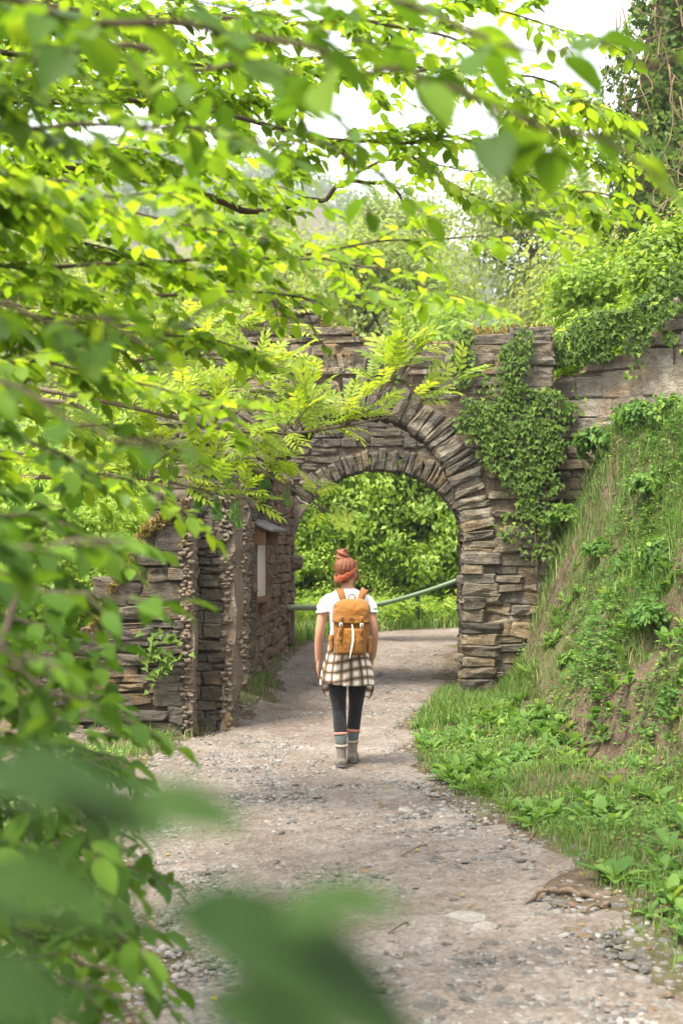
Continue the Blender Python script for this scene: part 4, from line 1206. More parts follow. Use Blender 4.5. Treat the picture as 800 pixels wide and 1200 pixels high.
def stems(seed, C, n, r0, spread, many):
    r = np.random.default_rng(seed + 99)
    mb = MB()
    for q in range(n):
        tgt = C[r.integers(0, len(C))]
        b = np.array([r.normal(0, spread), r.normal(0, spread), -.3]) if many else np.array([0, 0, -.3])
        mid = b * .5 + tgt * np.array([.35, .35, .55])
        rr = r0 * (r.uniform(.6, 1) if many else 1)
        mb.tube(crv([b, mid, tgt], 9), np.linspace(rr, rr * .25, 9), 6)
        for s_ in range(2):
            t2 = C[r.integers(0, len(C))]; st = mid * .6 + tgt * .4
            mb.tube(crv([st, (st + t2) / 2 + r.normal(0, .1, 3), t2], 6), np.linspace(rr * .45, rr * .12, 6), 5)
    return mb.mesh('trunk', M['bark'])
SHR = []
for i in range(4):
    c_, C_ = crown(300 + i, 1.6, 1.4, 1.9, 19000, .098, M['bush'], base=-.25, clumps=95, low=1.1, csz=(.09, .21), hollow=.3)
    SHR.append((c_, stems(i, C_, 9, .022, .25, True)))
SML = []
for i in range(3):
    c_, C_ = crown(350 + i, 1.7, 1.5, 1.8, 6500, .21, M['bush'], base=-.3, clumps=60, low=1.1)
    SML.append((c_, stems(60 + i, C_, 7, .03, .25, True)))
MID = []
for i in range(2):
    c_, C_ = crown(380 + i, 1.7, 1.5, 1.8, 13000, .135, M['bush'], base=-.3, clumps=75, low=1.1, csz=(.10, .24))
    MID.append((c_, stems(80 + i, C_, 8, .028, .25, True)))
TRE = []
for i in range(3):
    c_, C_ = crown(400 + i, 2.6, 2.5, 3.0, 12000, .17, M['bush2'], base=2.0, clumps=70)
    TRE.append((c_, stems(20 + i, C_, 6, .13, 0, False)))
def plant(name, proto, x, y, z, s, label, cat, group, i, sz=1.0):
    t = thing(name, (x, y, z), label, cat, group, R.uniform(0, 6.28))
    t.scale = (s, s, s * sz)
    link('crown', proto[0], t, True); link('trunk' if cat == 'tree' else 'stems', proto[1], t, True)
    return t
# thicket beyond the handrail (seen through the arch and above the gate)
spots = [(-1.6, 29.0, 1.25, 'broad bright bush beyond the handrail, behind the left jamb'), (.2, 30.0, 1.3, 'bright leafy bush behind the person\'s head beyond the handrail'),
         (1.9, 30.6, 1.35, 'bright leafy bush behind the handrail post in the arch'), (3.6, 31.2, 1.5, 'leafy bush beyond the path bend, hidden behind the right pier'),
         (-.8, 32.5, 1.7, 'tall bush in the second row behind the arch, left of centre'), (1.2, 33.5, 1.8, 'tall bush in the second row behind the arch, right of centre'),
         (-3.2, 31.0, 1.7, 'bush glimpsed over the ruined left wall behind the ash leaves'), (3.4, 34.5, 1.9, 'tall pale bush rising behind the gate top'),
         (-5.4, 27.0, 1.6, 'sunny bush left of the ruin, behind the hornbeam sprays'), (-4.6, 22.0, 1.15, 'sunny bush beside the low wall stub'),
         (-3.6, 17.8, .95, 'small sunny bush just behind the low wall stub'), (-6.4, 20.5, 1.4, 'sunny bush at the left frame edge, middle height'), (-3.0, 24.0, 1.3, 'pale bush behind the tall wall stub')]
for i, (x, y, s, lab) in enumerate(spots):
    plant('bush', SHR[i % 4], x, y, float(H(x, y)) - .1, s, lab, 'bush', 'bushes behind the gateway', i, R.uniform(.95, 1.15))
for i, (x, y, s, lab) in enumerate([(-.9, 28.2, .62, 'small large-leaved bush at the left jamb behind the rail'), (.7, 28.9, .5, 'small large-leaved bush just right of the person behind the rail'), (2.6, 29.2, .7, 'large-leaved bush behind the right rail post'), (-.1, 29.6, .85, 'large-leaved bush above the person\'s head in the arch'), (1.7, 29.4, .95, 'tallest large-leaved bush in the arch opening')]):
    plant('bush', MID[i % 2], x, y, float(H(x, y)) - .1, s, lab, 'bush', 'large-leaved bushes behind the rail', i, R.uniform(.9, 1.2))
# undergrowth on the hillside above the retaining wall
hs = [(3.1, 17.6, .36, 'low bush on the slope just above the gate corner'), (4.0, 17.0, .42, 'low bush above the ivy on the retaining wall'), (5.0, 16.6, .55, 'bush on the slope at the right frame edge'),
      (3.5, 19.5, .48, 'bush halfway up the slope above the gate corner'), (5.0, 18.2, .5, 'bush on the slope below the ivy-clad trunk'), (3.0, 22.5, .62, 'pale bush behind the gate top, right of centre'),
      (5.8, 22.5, .8, 'bush behind the ivy-clad trunk'), (4.4, 25.5, .75, 'tall bush on the upper slope behind the gate'), (2.6, 18.6, .32, 'smallest bush on the slope edge above the gateway pier')]
for i, (x, y, s, lab) in enumerate(hs):
    plant('bush', SML[i % 3], x, y, float(H(x, y)) - .15, s, lab, 'bush', 'bushes on the slope above the retaining wall', i, R.uniform(.75, .95))
tr = [(1.2, 40, 1.15, 'young tree behind the gate, right of the sky gap'), (7.5, 40, 1.2, 'tree on the slope behind the retaining wall'), (-1.5, 60, 1.15, 'slender pale tree under the sky gap'), (-9, 52, 1.3, 'tree behind the hornbeam at the left'),
      (8.5, 62, 1.7, 'larger tree uphill behind the gate'), (-5.0, 75, 1.6, 'distant tree below the sky gap at the left'), (3.5, 85, 1.6, 'distant tree in the valley below the far hill'), (-14, 70, 1.9, 'distant tree far left behind the sprays'), (4.6, 33, .62, 'small-leaved tree at the top right beside the ivy-clad trunk')]
for i, (x, y, s, lab) in enumerate(tr):
    plant('tree', TRE[i % 3], x, y, float(H(x, y)) - .2, s, lab, 'tree', 'trees behind the gateway', i)

# leafy tussocks on the bank and along the foot of the retaining wall
TUS = []
for i in range(3):
    c_, C_ = crown(700 + i, .22, .22, .15, 620, .055, M['weed'], tmpl=LEAF_MID, clumps=16, base=.0, low=.2)
    TUS.append(c_)
tu = [(2.42, 15.35, 1.2, 'leafy tussock in the corner between pier and retaining wall'), (2.75, 15.15, 1.3, 'leafy tussock at the retaining wall foot, nearest the pier'), (3.05, 14.85, 1.1, 'leafy tussock at the retaining wall foot, second from the pier'),
      (3.35, 14.6, 1.4, 'leafy tussock at the retaining wall foot, third from the pier'), (3.2, 13.9, 1.2, 'leafy tussock high on the bank at the right edge'), (2.9, 13.4, 1.0, 'leafy tussock halfway up the bank at the right edge'), (2.55, 14.2, .9, 'leafy tussock below the wall foot tussocks'),
      (2.75, 12.4, 1.1, 'leafy tussock on the bank above the earth hollow'), (2.5, 11.6, 1.0, 'leafy tussock crowning the earth hollow'), (3.0, 14.35, 1.0, 'leafy tussock in the middle of the upper bank'), (2.15, 13.2, .7, 'small leafy tussock low on the bank before the pier'), (2.6, 13.0, .9, 'leafy tussock in the middle of the steep bank'), (3.6, 14.2, 1.5, 'large leafy tussock cut by the right edge')]
for i, (x, y, s, lab) in enumerate(tu):
    o = link('leafy_tussock', TUS[i % 3]); o.location = (x, y, float(H(x, y)) - .04); o.scale = (s, s, s * 1.2); o.rotation_euler = (0, 0, R.uniform(0, 6))
    tag(o, lab, 'plant', 'leafy tussocks on the bank')

# ivy-clad trunk at the upper right
iv = thing('ivy_clad_tree', (4.35, 19.5, float(H(4.35, 19.5))), 'thick tree trunk wrapped in dark ivy and hanging dead vines', 'tree')
zb = float(H(4.35, 19.5))
tp = crv([(4.5, 19.6, zb - .3), (4.35, 19.5, zb + 1.2), (4.4, 19.6, zb + 2.8), (4.75, 19.7, zb + 5.2)], 16)
mb = MB(); mb.tube(tp, np.linspace(.42, .26, 16), 14); mb.build('trunk', M['bark'], iv, True)
n = 9500
ti = RNG.uniform(0, 15, n); i0 = np.clip(ti.astype(int), 0, 14); f = (ti - i0)[:, None]
cpt = tp[i0] * (1 - f) + tp[np.minimum(i0 + 1, 15)] * f
an = RNG.uniform(0, 2 * np.pi, n)
bul = .42 + .28 * vn(an * 1.6, cpt[:, 2] * 1.2, 2) + .12 * vn(an * 5, cpt[:, 2] * 4, 7) + RNG.uniform(0, .10, n)
outv = np.stack([np.cos(an), np.sin(an), np.zeros(n)], -1)
Pn = cpt + outv * (bul + .12)[:, None]
mb = MB()
mb.leaves(Pn, nrm(np.stack([RNG.normal(0, .4, n), RNG.normal(0, .4, n), RNG.normal(-.8, .3, n)], -1)), nrm(outv + np.array([0, 0, .5]) + RNG.normal(0, .3, (n, 3))), RNG.uniform(.07, .12, n), IVY, RNG.beta(1.1, 2.6, n))
mb.build('ivy', M['ivy'], iv)
mb = MB()
for k in range(34):
    a = RNG.uniform(math.pi, 2 * math.pi); r0 = RNG.uniform(.55, .72); z1 = zb + RNG.uniform(1.2, 4.2); ln = RNG.uniform(.7, 2.0)
    p0 = np.array([4.4 + r0 * math.cos(a), 19.55 + r0 * math.sin(a), z1])
    pts = [p0 + np.array([RNG.normal(0, .08) * q, RNG.normal(-.03, .05) * q, -ln * q / 4]) for q in range(5)]
    mb.tube(crv(pts, 10), np.linspace(.012, .005, 10), 4)
mb.build('dead_vines', M['vine'], iv)

# far hill with its wood
gx2 = np.linspace(-420, 420, 90); gy2 = np.linspace(150, 620, 50)
X2, Y2 = np.meshgrid(gx2, gy2, indexing='ij')
def HH(x, y): return -6 + 128 * sstep(150, 470, y) * (1 - .18 * sstep(-30, 90, x)) * (.75 + .25 * sstep(80, -60, x)) + 7 * vn(x / 60, y / 60, 1)
V2 = np.stack([X2, Y2, HH(X2, Y2)], -1).reshape(-1, 3)
i, j = np.meshgrid(np.arange(89), np.arange(49), indexing='ij'); q = (i * 50 + j).ravel()
tag(link('hill', mk_mesh('hill', V2, [np.stack([q, q + 50, q + 51, q + 1], -1)], M['soil'], True)), 'far wooded hill under the pale sky', 'hill', kind='structure')
nc = 1500; per_c = 34
yc = RNG.uniform(170, 480, nc); xc = RNG.uniform(-.30, .30, nc) * yc + RNG.uniform(-15, 15, nc); rc = RNG.uniform(2.5, 5, nc)
zc = HH(xc, yc) + rc * .9
k = np.repeat(np.arange(nc), per_c); n = len(k)
dv = nrm(RNG.normal(0, 1, (n, 3))); dv[:, 2] = np.abs(dv[:, 2]) * 1.2 - .35
Pn = np.stack([xc, yc, zc], -1)[k] + dv * rc[k][:, None] * RNG.uniform(.75, 1.05, n)[:, None]
mb = MB()
mb.leaves(Pn, nrm(np.cross(dv, RNG.normal(0, 1, (n, 3)))), nrm(dv + RNG.normal(0, .3, (n, 3))), rc[k] * RNG.uniform(.35, .6, n), LEAF_LO, np.clip(RNG.uniform(0, .6, nc)[k] + RNG.uniform(0, .35, n), 0, .98))
tag(mb.build('far_wood', M['wood_far']), 'dense green wood covering the far hill', 'wood', kind='stuff')

# ---------------------------------------------------------------- grass, ground cover and weeds
def visible(x, y, z, m=60):
    px = CX + x * PXF / y; py = HY - (z - CAMZ) * PXF / y
    return (px > -m) & (px < 800 + m) & (py > -m) & (py < 1200 + m)
def scatter(n, xr, yr, dens):
    x = RNG.uniform(*xr, n); y = RNG.uniform(*yr, n)
    k = RNG.uniform(0, 1, n) < dens(x, y)
    return x[k], y[k]
def blades(name, x, y, hmin, hmax, wid, mat, label, z0=None):
    n = len(x)
    z = H(x, y) if z0 is None else z0
    h = RNG.uniform(hmin, hmax, n)
    a = RNG.uniform(0, 2 * np.pi, n)
    lean = np.stack([np.cos(a), np.sin(a), np.zeros(n)], -1) * (h * RNG.uniform(.15, .9, n))[:, None]
    b = np.stack([x, y, z - .01], -1)
    s_ = np.stack([-np.sin(a), np.cos(a), np.zeros(n)], -1) * (wid * RNG.uniform(.6, 1.4, n))[:, None]
    m1 = b + lean * .35 + np.array([0, 0, 1.]) * (h * .6)[:, None]
    tpv = b + lean + np.array([0, 0, 1.]) * (h * .92)[:, None]
    Vv = np.stack([b - s_, b + s_, m1 - s_ * .7, m1 + s_ * .7, tpv], 1).reshape(-1, 3)
    i = np.arange(n)[:, None] * 5
    F = np.concatenate([i + [0, 1, 3], i + [0, 3, 2], i + [2, 3, 4]], 1).reshape(-1, 3)
    tone = np.clip(RNG.uniform(0, .75, n) + .4 * (RNG.uniform(0, 1, n) < .25), 0, .99)
    o = link(name, mk_mesh(name, Vv, [F], mat, False, np.repeat(tone, 3)))
    return tag(o, label, 'grass', kind='stuff')
def bank_grass(x, y):
    pd = path_d(x, y); d = x - toe(y)
    a = sstep(.0, .25, pd) * (.55 + .45 * vn(x * 1.6, y * 1.6, 5))
    bare = sstep(.05, .3, d) * (1 - sstep(.9, 1.5, d)) * .28 + np.exp(-(((x - 2.1) / .4) ** 2 + ((y - 11.1) / .7) ** 2))
    return np.clip(a * (1 - bare) + .06 * (pd > .2), 0, 1) * (pd > .0) * (y < 15.5 + .0 * x)
x, y = scatter(230000, (.4, 6.0), (5.2, 16.2), lambda x, y: bank_grass(x, y) * (CX + x * PXF / y < 1000) * np.clip(10 / y, .3, 1))
blades('bank_grass', x, y, .03, .11, .0035, M['grass'], 'short green and straw grass on the bank right of the path')
# grass strip at the foot of the pier, longer tufts
x, y = scatter(26000, (.7, 1.9), (13.2, 16.2), lambda x, y: sstep(.0, .2, path_d(x, y)) * (.5 + .5 * vn(x * 3, y * 3, 7)))
blades('verge_grass', x, y, .05, .17, .004, M['grass'], 'grass strip at the foot of the right gateway pier')
x, y = scatter(30000, (-2.6, -.55), (10.2, 20.5), lambda x, y: sstep(-.06, .22, path_d(x, y)) * np.clip(.35 + .8 * vn(x * 2.2, y * 2.2, 12), 0, 1))
blades('stub_grass', x, y, .04, .18, .004, M['grass'], 'grass tufts along the foot of the left ruin')
x, y = scatter(26000, (-1.6, 5), (20.6, 30), lambda x, y: sstep(.02, .3, path_d(x, y)) * .8)
blades('rail_grass', x, y, .10, .32, .008, M['grass'], 'long bright grass under the handrail beyond the arch')
x, y = scatter(16000, (-2.4, -.2), (4.6, 10.5), lambda x, y: sstep(.0, .35, path_d(x, y)) * np.clip(.4 + .7 * vn(x * 2.5, y * 2.5, 31), 0, 1))
blades('near_grass', x, y, .03, .11, .003, M['grass'], 'sparse grass on the near left verge')
# long grass tufts hanging over the upper bank and wall foot
x, y = scatter(40000, (1.8, 6), (10.5, 15.7), lambda x, y: np.clip(.3 + .85 * vn(x * 1.9, y * 1.9, 41), 0, 1) * (x - toe(y) > .45) * (CX + x * PXF / y < 1000))
blades('tall_grass', x, y, .10, .34, .004, M['grass'], 'longer grass tufts high on the right bank')
# leafy ground cover
def cover(name, x, y, sz, mat, label, hh=.08, tmpl=LEAF_LO, per_=5):
    n = len(x); k = np.repeat(np.arange(n), per_); m = n * per_
    h = RNG.uniform(0, hh, n)
    Pn = np.stack([x, y, H(x, y) + h], -1)[k] + RNG.normal(0, .025, (m, 3))
    a = RNG.uniform(0, 2 * np.pi, m)
    D = nrm(np.stack([np.cos(a), np.sin(a) - .2, RNG.uniform(-.3, .7, m)], -1))
    Nn = nrm(np.stack([RNG.normal(0, .4, m), RNG.normal(-.3, .4, m), np.ones(m)], -1))
    mb = MB(); mb.leaves(Pn, D, Nn, RNG.uniform(*sz, m), tmpl, np.clip(RNG.beta(1.6, 1.8, n)[k] * .8 + RNG.uniform(0, .2, m), 0, .99))
    return tag(mb.build(name, mat), label, 'plants', kind='stuff')
x, y = scatter(46000, (1.5, 6), (8, 15.8), lambda x, y: np.clip(.22 + 1.0 * vn(x * 1.6, y * 1.6, 51) + .9 * sstep(.7, 1.8, x - toe(y)), 0, 1) * (x - toe(y) > .25) * (CX + x * PXF / y < 1000))
cover('bank_ground_cover', x, y, (.025, .06), M['weed'], 'small-leaved ground cover high on the bank', .12)
x, y = scatter(14000, (.4, 4), (5, 14), lambda x, y: sstep(.05, .35, path_d(x, y)) * (x - toe(y) < .3) * np.clip(.25 + vn(x * 2.3, y * 2.3, 61), 0, 1) * (CX + x * PXF / y < 1000))
cover('verge_ground_cover', x, y, (.02, .05), M['weed'], 'small-leaved ground cover on the right verge', .05)
x, y = scatter(3500, (-2.6, -.5), (4.6, 13), lambda x, y: sstep(.05, .35, path_d(x, y)) * np.clip(.25 + vn(x * 2.3, y * 2.3, 71), 0, 1))
cover('left_ground_cover', x, y, (.025, .06), M['weed'], 'small-leaved ground cover on the left verge', .07)
x, y = scatter(9000, (-1.6, 5), (24.5, 29.5), lambda x, y: sstep(.3, .8, path_d(x, y)) * .8)
cover('rail_ground_cover', x, y, (.06, .12), M['bush'], 'leafy ground cover below the bushes beyond the handrail', .5)
x, y = scatter(9000, (2.4, 7), (15.2, 19.5), lambda x, y: ((y - 16.0) + (x - 2.35) * .903 > .35) * .9)
cover('slope_ground_cover', x, y, (.06, .13), M['bush'], 'leafy ground cover on the slope above the retaining wall', .45)

# broad-leaved weeds: individual plants
def weed_leaf(seed):
    r = np.random.default_rng(seed)
    me = mk_mesh('leaf', LANCE[0] * np.array([r.uniform(.8, 1.25), 1, 1]), [LANCE[1]], M['weed'], True, np.full(len(LANCE[1]), r.uniform(0, .5)))
    return me
WLEAF = [weed_leaf(i) for i in range(6)]
def weed_axes(r, n):
    out = []
    for k in range(n):
        a = k * 2.4 + r.uniform(-.3, .3); el = r.uniform(.35, 1.15)
        D = np.array([math.cos(a) * math.cos(el), math.sin(a) * math.cos(el), math.sin(el)])
        Nn = np.array([-math.cos(a) * math.sin(el), -math.sin(a) * math.sin(el), math.cos(el)])
        out.append((D, Nn, r.uniform(.09, .17)))
    return out
WPROTO = []
for i in range(7):
    r = np.random.default_rng(600 + i); mb = MB()
    for D, Nn, s in weed_axes(r, r.integers(6, 11)):
        mb.leaves(np.zeros((1, 3)), D[None], Nn[None], [s], LANCE, [r.uniform(0, .6)])
    WPROTO.append(mb.mesh('broadleaf_weed', M['weed'], True))
cand = []
while len(cand) < 330:
    y = R.uniform(6.0, 14.6); x = R.uniform(.4, 3.4)
    px = CX + x * PXF / y
    if px > 812: continue
    d = x - float(toe(y)); pd = float(path_d(x, y))
    if pd < .12: continue
    pr = (.85 if d < .1 else .35 if d < 1.0 else .15) * np.clip(.35 + .9 * float(vn(x * 1.4, y * 1.4, 81)), .05, 1) * np.clip((y - 4) / 5, .2, 1)
    if y < 8.3 and px < 700: pr *= .25
    if R.random() < pr: cand.append((x, y, d))
cand.sort(key=lambda c: c[1])
for i, (x, y, d) in enumerate(cand):
    z = float(H(x, y)) - .005
    along = 'near the exposed root' if y < 8.2 else 'just past the root' if y < 9.2 else 'before the earth hollow' if y < 10.2 else 'beside the earth hollow' if y < 12 else 'between hollow and pier' if y < 13.3 else 'close to the gateway pier'
    pdv = float(path_d(x, y))
    across = 'high on the steep bank' if d > .7 else 'low on the steep bank' if d > .1 else 'at the foot of the bank' if d > -.35 else 'in the middle of the verge' if pdv > .4 else 'fringing the path edge'
    lab = f'green broad-leaved weed {across}, {along}'
    grp = f'broad-leaved weeds {across}, {along}'
    s = R.uniform(.7, 1.2); rz_ = R.uniform(0, 6.28)
    if i < 55:
        t = thing('broadleaf_weed', (x, y, z), lab, 'weed', grp, rz_)
        t.scale = (s, s, s)
        for D, Nn, ls in weed_axes(RNG, R.randint(6, 9)):
            o = link('leaf', R.choice(WLEAF), t, True)
            T = np.cross(D, Nn)
            o.matrix_basis = Matrix(((T[0] * ls, D[0] * ls, Nn[0] * ls, 0), (T[1] * ls, D[1] * ls, Nn[1] * ls, 0), (T[2] * ls, D[2] * ls, Nn[2] * ls, 0), (0, 0, 0, 1)))
    else:
        o = link('broadleaf_weed', R.choice(WPROTO)); o.location = (x, y, z); o.rotation_euler = (R.uniform(-.15, .15), R.uniform(-.3, .1), rz_); o.scale = (s, s, s)
        tag(o, lab, 'weed', grp)

# ---------------------------------------------------------------- gravel, loose slates, litter
def flake(r, k=6):
    a = np.sort(r.uniform(0, 2 * np.pi, k)) ; a = np.linspace(0, 2 * np.pi, k, endpoint=False) + r.uniform(-.35, .35, k)
    rr = r.uniform(.6, 1.0, k)
    ring_ = np.stack([np.cos(a) * rr, np.sin(a) * rr * r.uniform(.5, .95)], -1)
    V0 = np.concatenate([np.column_stack([ring_, np.full(k, -.2)]), np.column_stack([ring_ * .9, r.uniform(.06, .17, k)]), [[0, 0, .15]]])
    i = np.arange(k); j = (i + 1) % k
    F = np.concatenate([np.stack([i, j, k + j], -1), np.stack([i, k + j, k + i], -1), np.stack([np.full(k, 2 * k), k + i, k + j], -1)])
    return V0, F
def pebbles(name, x, y, size, mat, label):
    n = len(x); z = Hp(x, y); mb = MB()
    r = np.random.default_rng(5)
    nvar = 14
    for v in range(nvar):
        V0, F0 = flake(r, int(r.integers(5, 8)))
        sel = np.arange(v, n, nvar)
        if not len(sel): continue
        m = len(sel)
        a = r.uniform(0, 2 * np.pi, m)
        up = nrm(np.stack([r.normal(0, .22, m), r.normal(0, .22, m), np.ones(m)], -1))
        D = np.stack([np.cos(a), np.sin(a), np.zeros(m)], -1)
        Pn = np.stack([x[sel], y[sel], z[sel] - size[sel] * .02], -1)
        mb.leaves(Pn, D, up, size[sel], (V0, F0), r.beta(1.3, 1.5, m))
    return tag(mb.build(name, mat), label, 'gravel', kind='stuff')
n = 52000
y = 5.0 + 15 * RNG.uniform(0, 1, n) ** 1.5; x = RNG.uniform(-1.8, 1.7, n)
pd = path_d(x, y)
k = (RNG.uniform(0, 1, n) < np.clip(sstep(.35, -.05, pd) * (.5 + .75 * vn(x * 1.5, y * 1.1, 91)), 0.03, 1)) & (pd < .5)
x, y = x[k], y[k]
pebbles('gravel', x, y, .009 + .030 * RNG.uniform(0, 1, len(x)) ** 3, M['gravel'], 'small grey slate chips strewn over the path')
SL = []
for i in range(8):
    r = np.random.default_rng(800 + i); V0, F0 = flake(r, int(r.integers(6, 9)))
    SL.append(mk_mesh('slate_stone', V0, [F0], M['slate']))
def slate(x, y, s, flat, lab, grp=None, name='slate_stone'):
    o = link(name, R.choice(SL)); o.location = (x, y, float(Hp(x, y)) + .12 * s * flat)
    o.scale = (s, s, s * flat); o.rotation_euler = (R.uniform(-.15, .15), R.uniform(-.15, .15), R.uniform(0, 6.28))
    mk = 'slate_pale' if ('pale' in lab or 'white' in lab) and grp is None else 'slate_red' if 'reddish' in lab else None
    if mk:
        o.data = o.data.copy(); o.data.materials[0] = M[mk]
    return tag(o, lab, 'stone', grp)
def gp(px, py):                                        # pixel -> point on the path
    yy = 10.0
    for _ in range(14):
        xx = (px - CX) * yy / PXF; yy = (CAMZ - float(H(xx, yy))) * PXF / (py - HY)
    return (px - CX) * yy / PXF, yy
for px, py, s, fl, lab in ((476, 952, .075, .5, 'pale flat slate lying alone mid-path beyond the big root'), (545, 1078, .13, .35, 'pale rock slab bedded in the path centre'), (565, 1090, .10, .3, 'smaller pale slab touching the bedded pale rock'),
                           (752, 1153, .055, .9, 'rounded grey cobble near the bottom right corner'), (785, 1155, .035, .8, 'small grey cobble right of the rounded cobble'), (656, 1062, .075, .8, 'grey stone caught under the exposed root'),
                           (672, 1063, .035, .9, 'reddish stone beside the exposed root'), (694, 1066, .045, .8, 'pale stone at the verge end of the root'), (310, 966, .06, .7, 'white stone at the left path edge'), (265, 915, .06, .6, 'grey stone at the left edge before the stub'),
                           (482, 1125, .06, .4, 'flat slate low in the middle of the path, left of its neighbour'), (552, 1130, .06, .4, 'flat slate low in the path, middle of three in a row'), (500, 1185, .07, .5, 'grey slate at the bottom edge of the path'), (573, 1130, .055, .5, 'flat slate low in the path, right end of three in a row')):
    x, y = gp(px, py); slate(x, y, s, fl, lab)
k = 0
while k < 200:
    px, py = R.uniform(230, 790), 890 + 310 * R.random() ** .8
    x, y = gp(px, py)
    if float(path_d(x, y)) > .02 or float(vn(x * 1.5, y * 1.1, 91)) < R.uniform(-.6, .5): continue
    zone = ('at the bottom edge' if py > 1140 else 'level with the bedded rock' if py > 1060 else 'level with the exposed root' if py > 990 else 'just before the person')
    side = 'left half' if px < 420 else 'middle' if px < 560 else 'right half'
    lab = f'loose grey slate on the path, {side}, {zone}'
    slate(x, y, R.uniform(.02, .05), R.uniform(.35, .8), lab, 'loose slates: ' + side + ', ' + zone); k += 1
# pale tumbled stones at the left, glimpsed through the shrub
for px, py, Yq, s, lab in ((275, 0, 0, 0, ''),)[:0]: pass
for x, y, s, lab in ((-2.2, 11.2, .16, 'pale tumbled block behind the shrub leaves, lowest'), (-2.4, 11.9, .18, 'pale tumbled block behind the shrub leaves, middle'), (-2.15, 12.3, .2, 'pale tumbled block leaning on the low stub'), (-2.6, 10.8, .15, 'pale tumbled block at the left frame edge')):
    o = link('tumbled_block', SETS['block'][R.randint(0, 8)]); o.location = (x, y - s, float(H(x, y)) + s * .3); o.scale = (s * 1.6, s * 1.3, s); o.rotation_euler = (R.uniform(-.3, .3), R.uniform(-.4, .4), R.uniform(-1, 1))
    tag(o, lab, 'stone', 'tumbled blocks left of the path')
# exposed roots at the right edge of the path
for pts, r0, lab in (([(615, 1067), (632, 1052), (655, 1049), (690, 1052), (715, 1050)], .022, 'arched pale root crossing the right path edge'), ([(640, 1060), (665, 1074), (690, 1073), (715, 1063)], .011, 'thin dark root curling below the arched root')):
    pl = []
    for i, (a, b) in enumerate(pts):
        x, y = gp(a, b); pl.append((x, y, float(Hp(x, y)) + (.0 if i in (0, len(pts) - 1) else .02)))
    mb = MB(); c = crv(pl, 40); c += crv(RNG.normal(0, .010, (14, 3)), 40) + RNG.normal(0, .002, c.shape) - np.array([0, 0, r0 * .35]); mb.tube(c, np.linspace(r0 * .35, r0 * .9, 40) * (1 + .22 * vn(np.arange(40) * .55, 3.0)), 9)
    tag(mb.build('root', M['root'], None, True), lab, 'root')
for a, b, lab in (((470, 1008), (500, 995), 'thin dry twig mid-path'), ((618, 990), (635, 950), 'dry bent twig on the verge grass'), ((455, 1100), (478, 1088), 'short dry twig near the bedded slab'), ((430, 1062), (405, 1052), 'thin twig left of the bedded slab')):
    x0, y0 = gp(*a); x1, y1 = gp(*b)
    mb = MB(); pl = crv([(x0, y0, float(Hp(x0, y0)) + .012), ((x0 + x1) / 2 + .02, (y0 + y1) / 2, float(Hp((x0 + x1) / 2, (y0 + y1) / 2)) + .03), (x1, y1, float(Hp(x1, y1)) + .012)], 8)
    mb.tube(pl, .005, 5); tag(mb.build('dry_twig', M['root']), lab, 'twig')
# clods and stones on the bank
x, y = scatter(2600, (1.7, 4), (8.5, 15.4), lambda x, y: (x - toe(y) > .02) * np.clip(.4 + .6 * vn(x * 2, y * 2, 55), 0, 1) * (CX + x * PXF / y < 1000))
pebbles('bank_clods', x, y, .012 + .05 * RNG.uniform(0, 1, len(x)) ** 3, M['clod'], 'brown clods and stones on the bare earth of the bank')
# leaf litter
x, y = scatter(1500, (-2, 3.2), (5, 15), lambda x, y: np.clip(sstep(-.5, .2, path_d(x, y)) * .9 + .12, 0, 1))
n = len(x); a = RNG.uniform(0, 6.28, n); mb = MB()
mb.leaves(np.stack([x, y, Hp(x, y) + .008], -1), np.stack([np.cos(a), np.sin(a), RNG.normal(0, .15, n)], -1), nrm(np.stack([RNG.normal(0, .25, n), RNG.normal(0, .25, n), np.ones(n)], -1)), RNG.uniform(.015, .05, n), LEAF_LO, RNG.uniform(0, .97, n))
tag(mb.build('leaf_litter', M['dry']), 'dry brown and yellow leaf litter along the path edges', 'litter', kind='stuff')

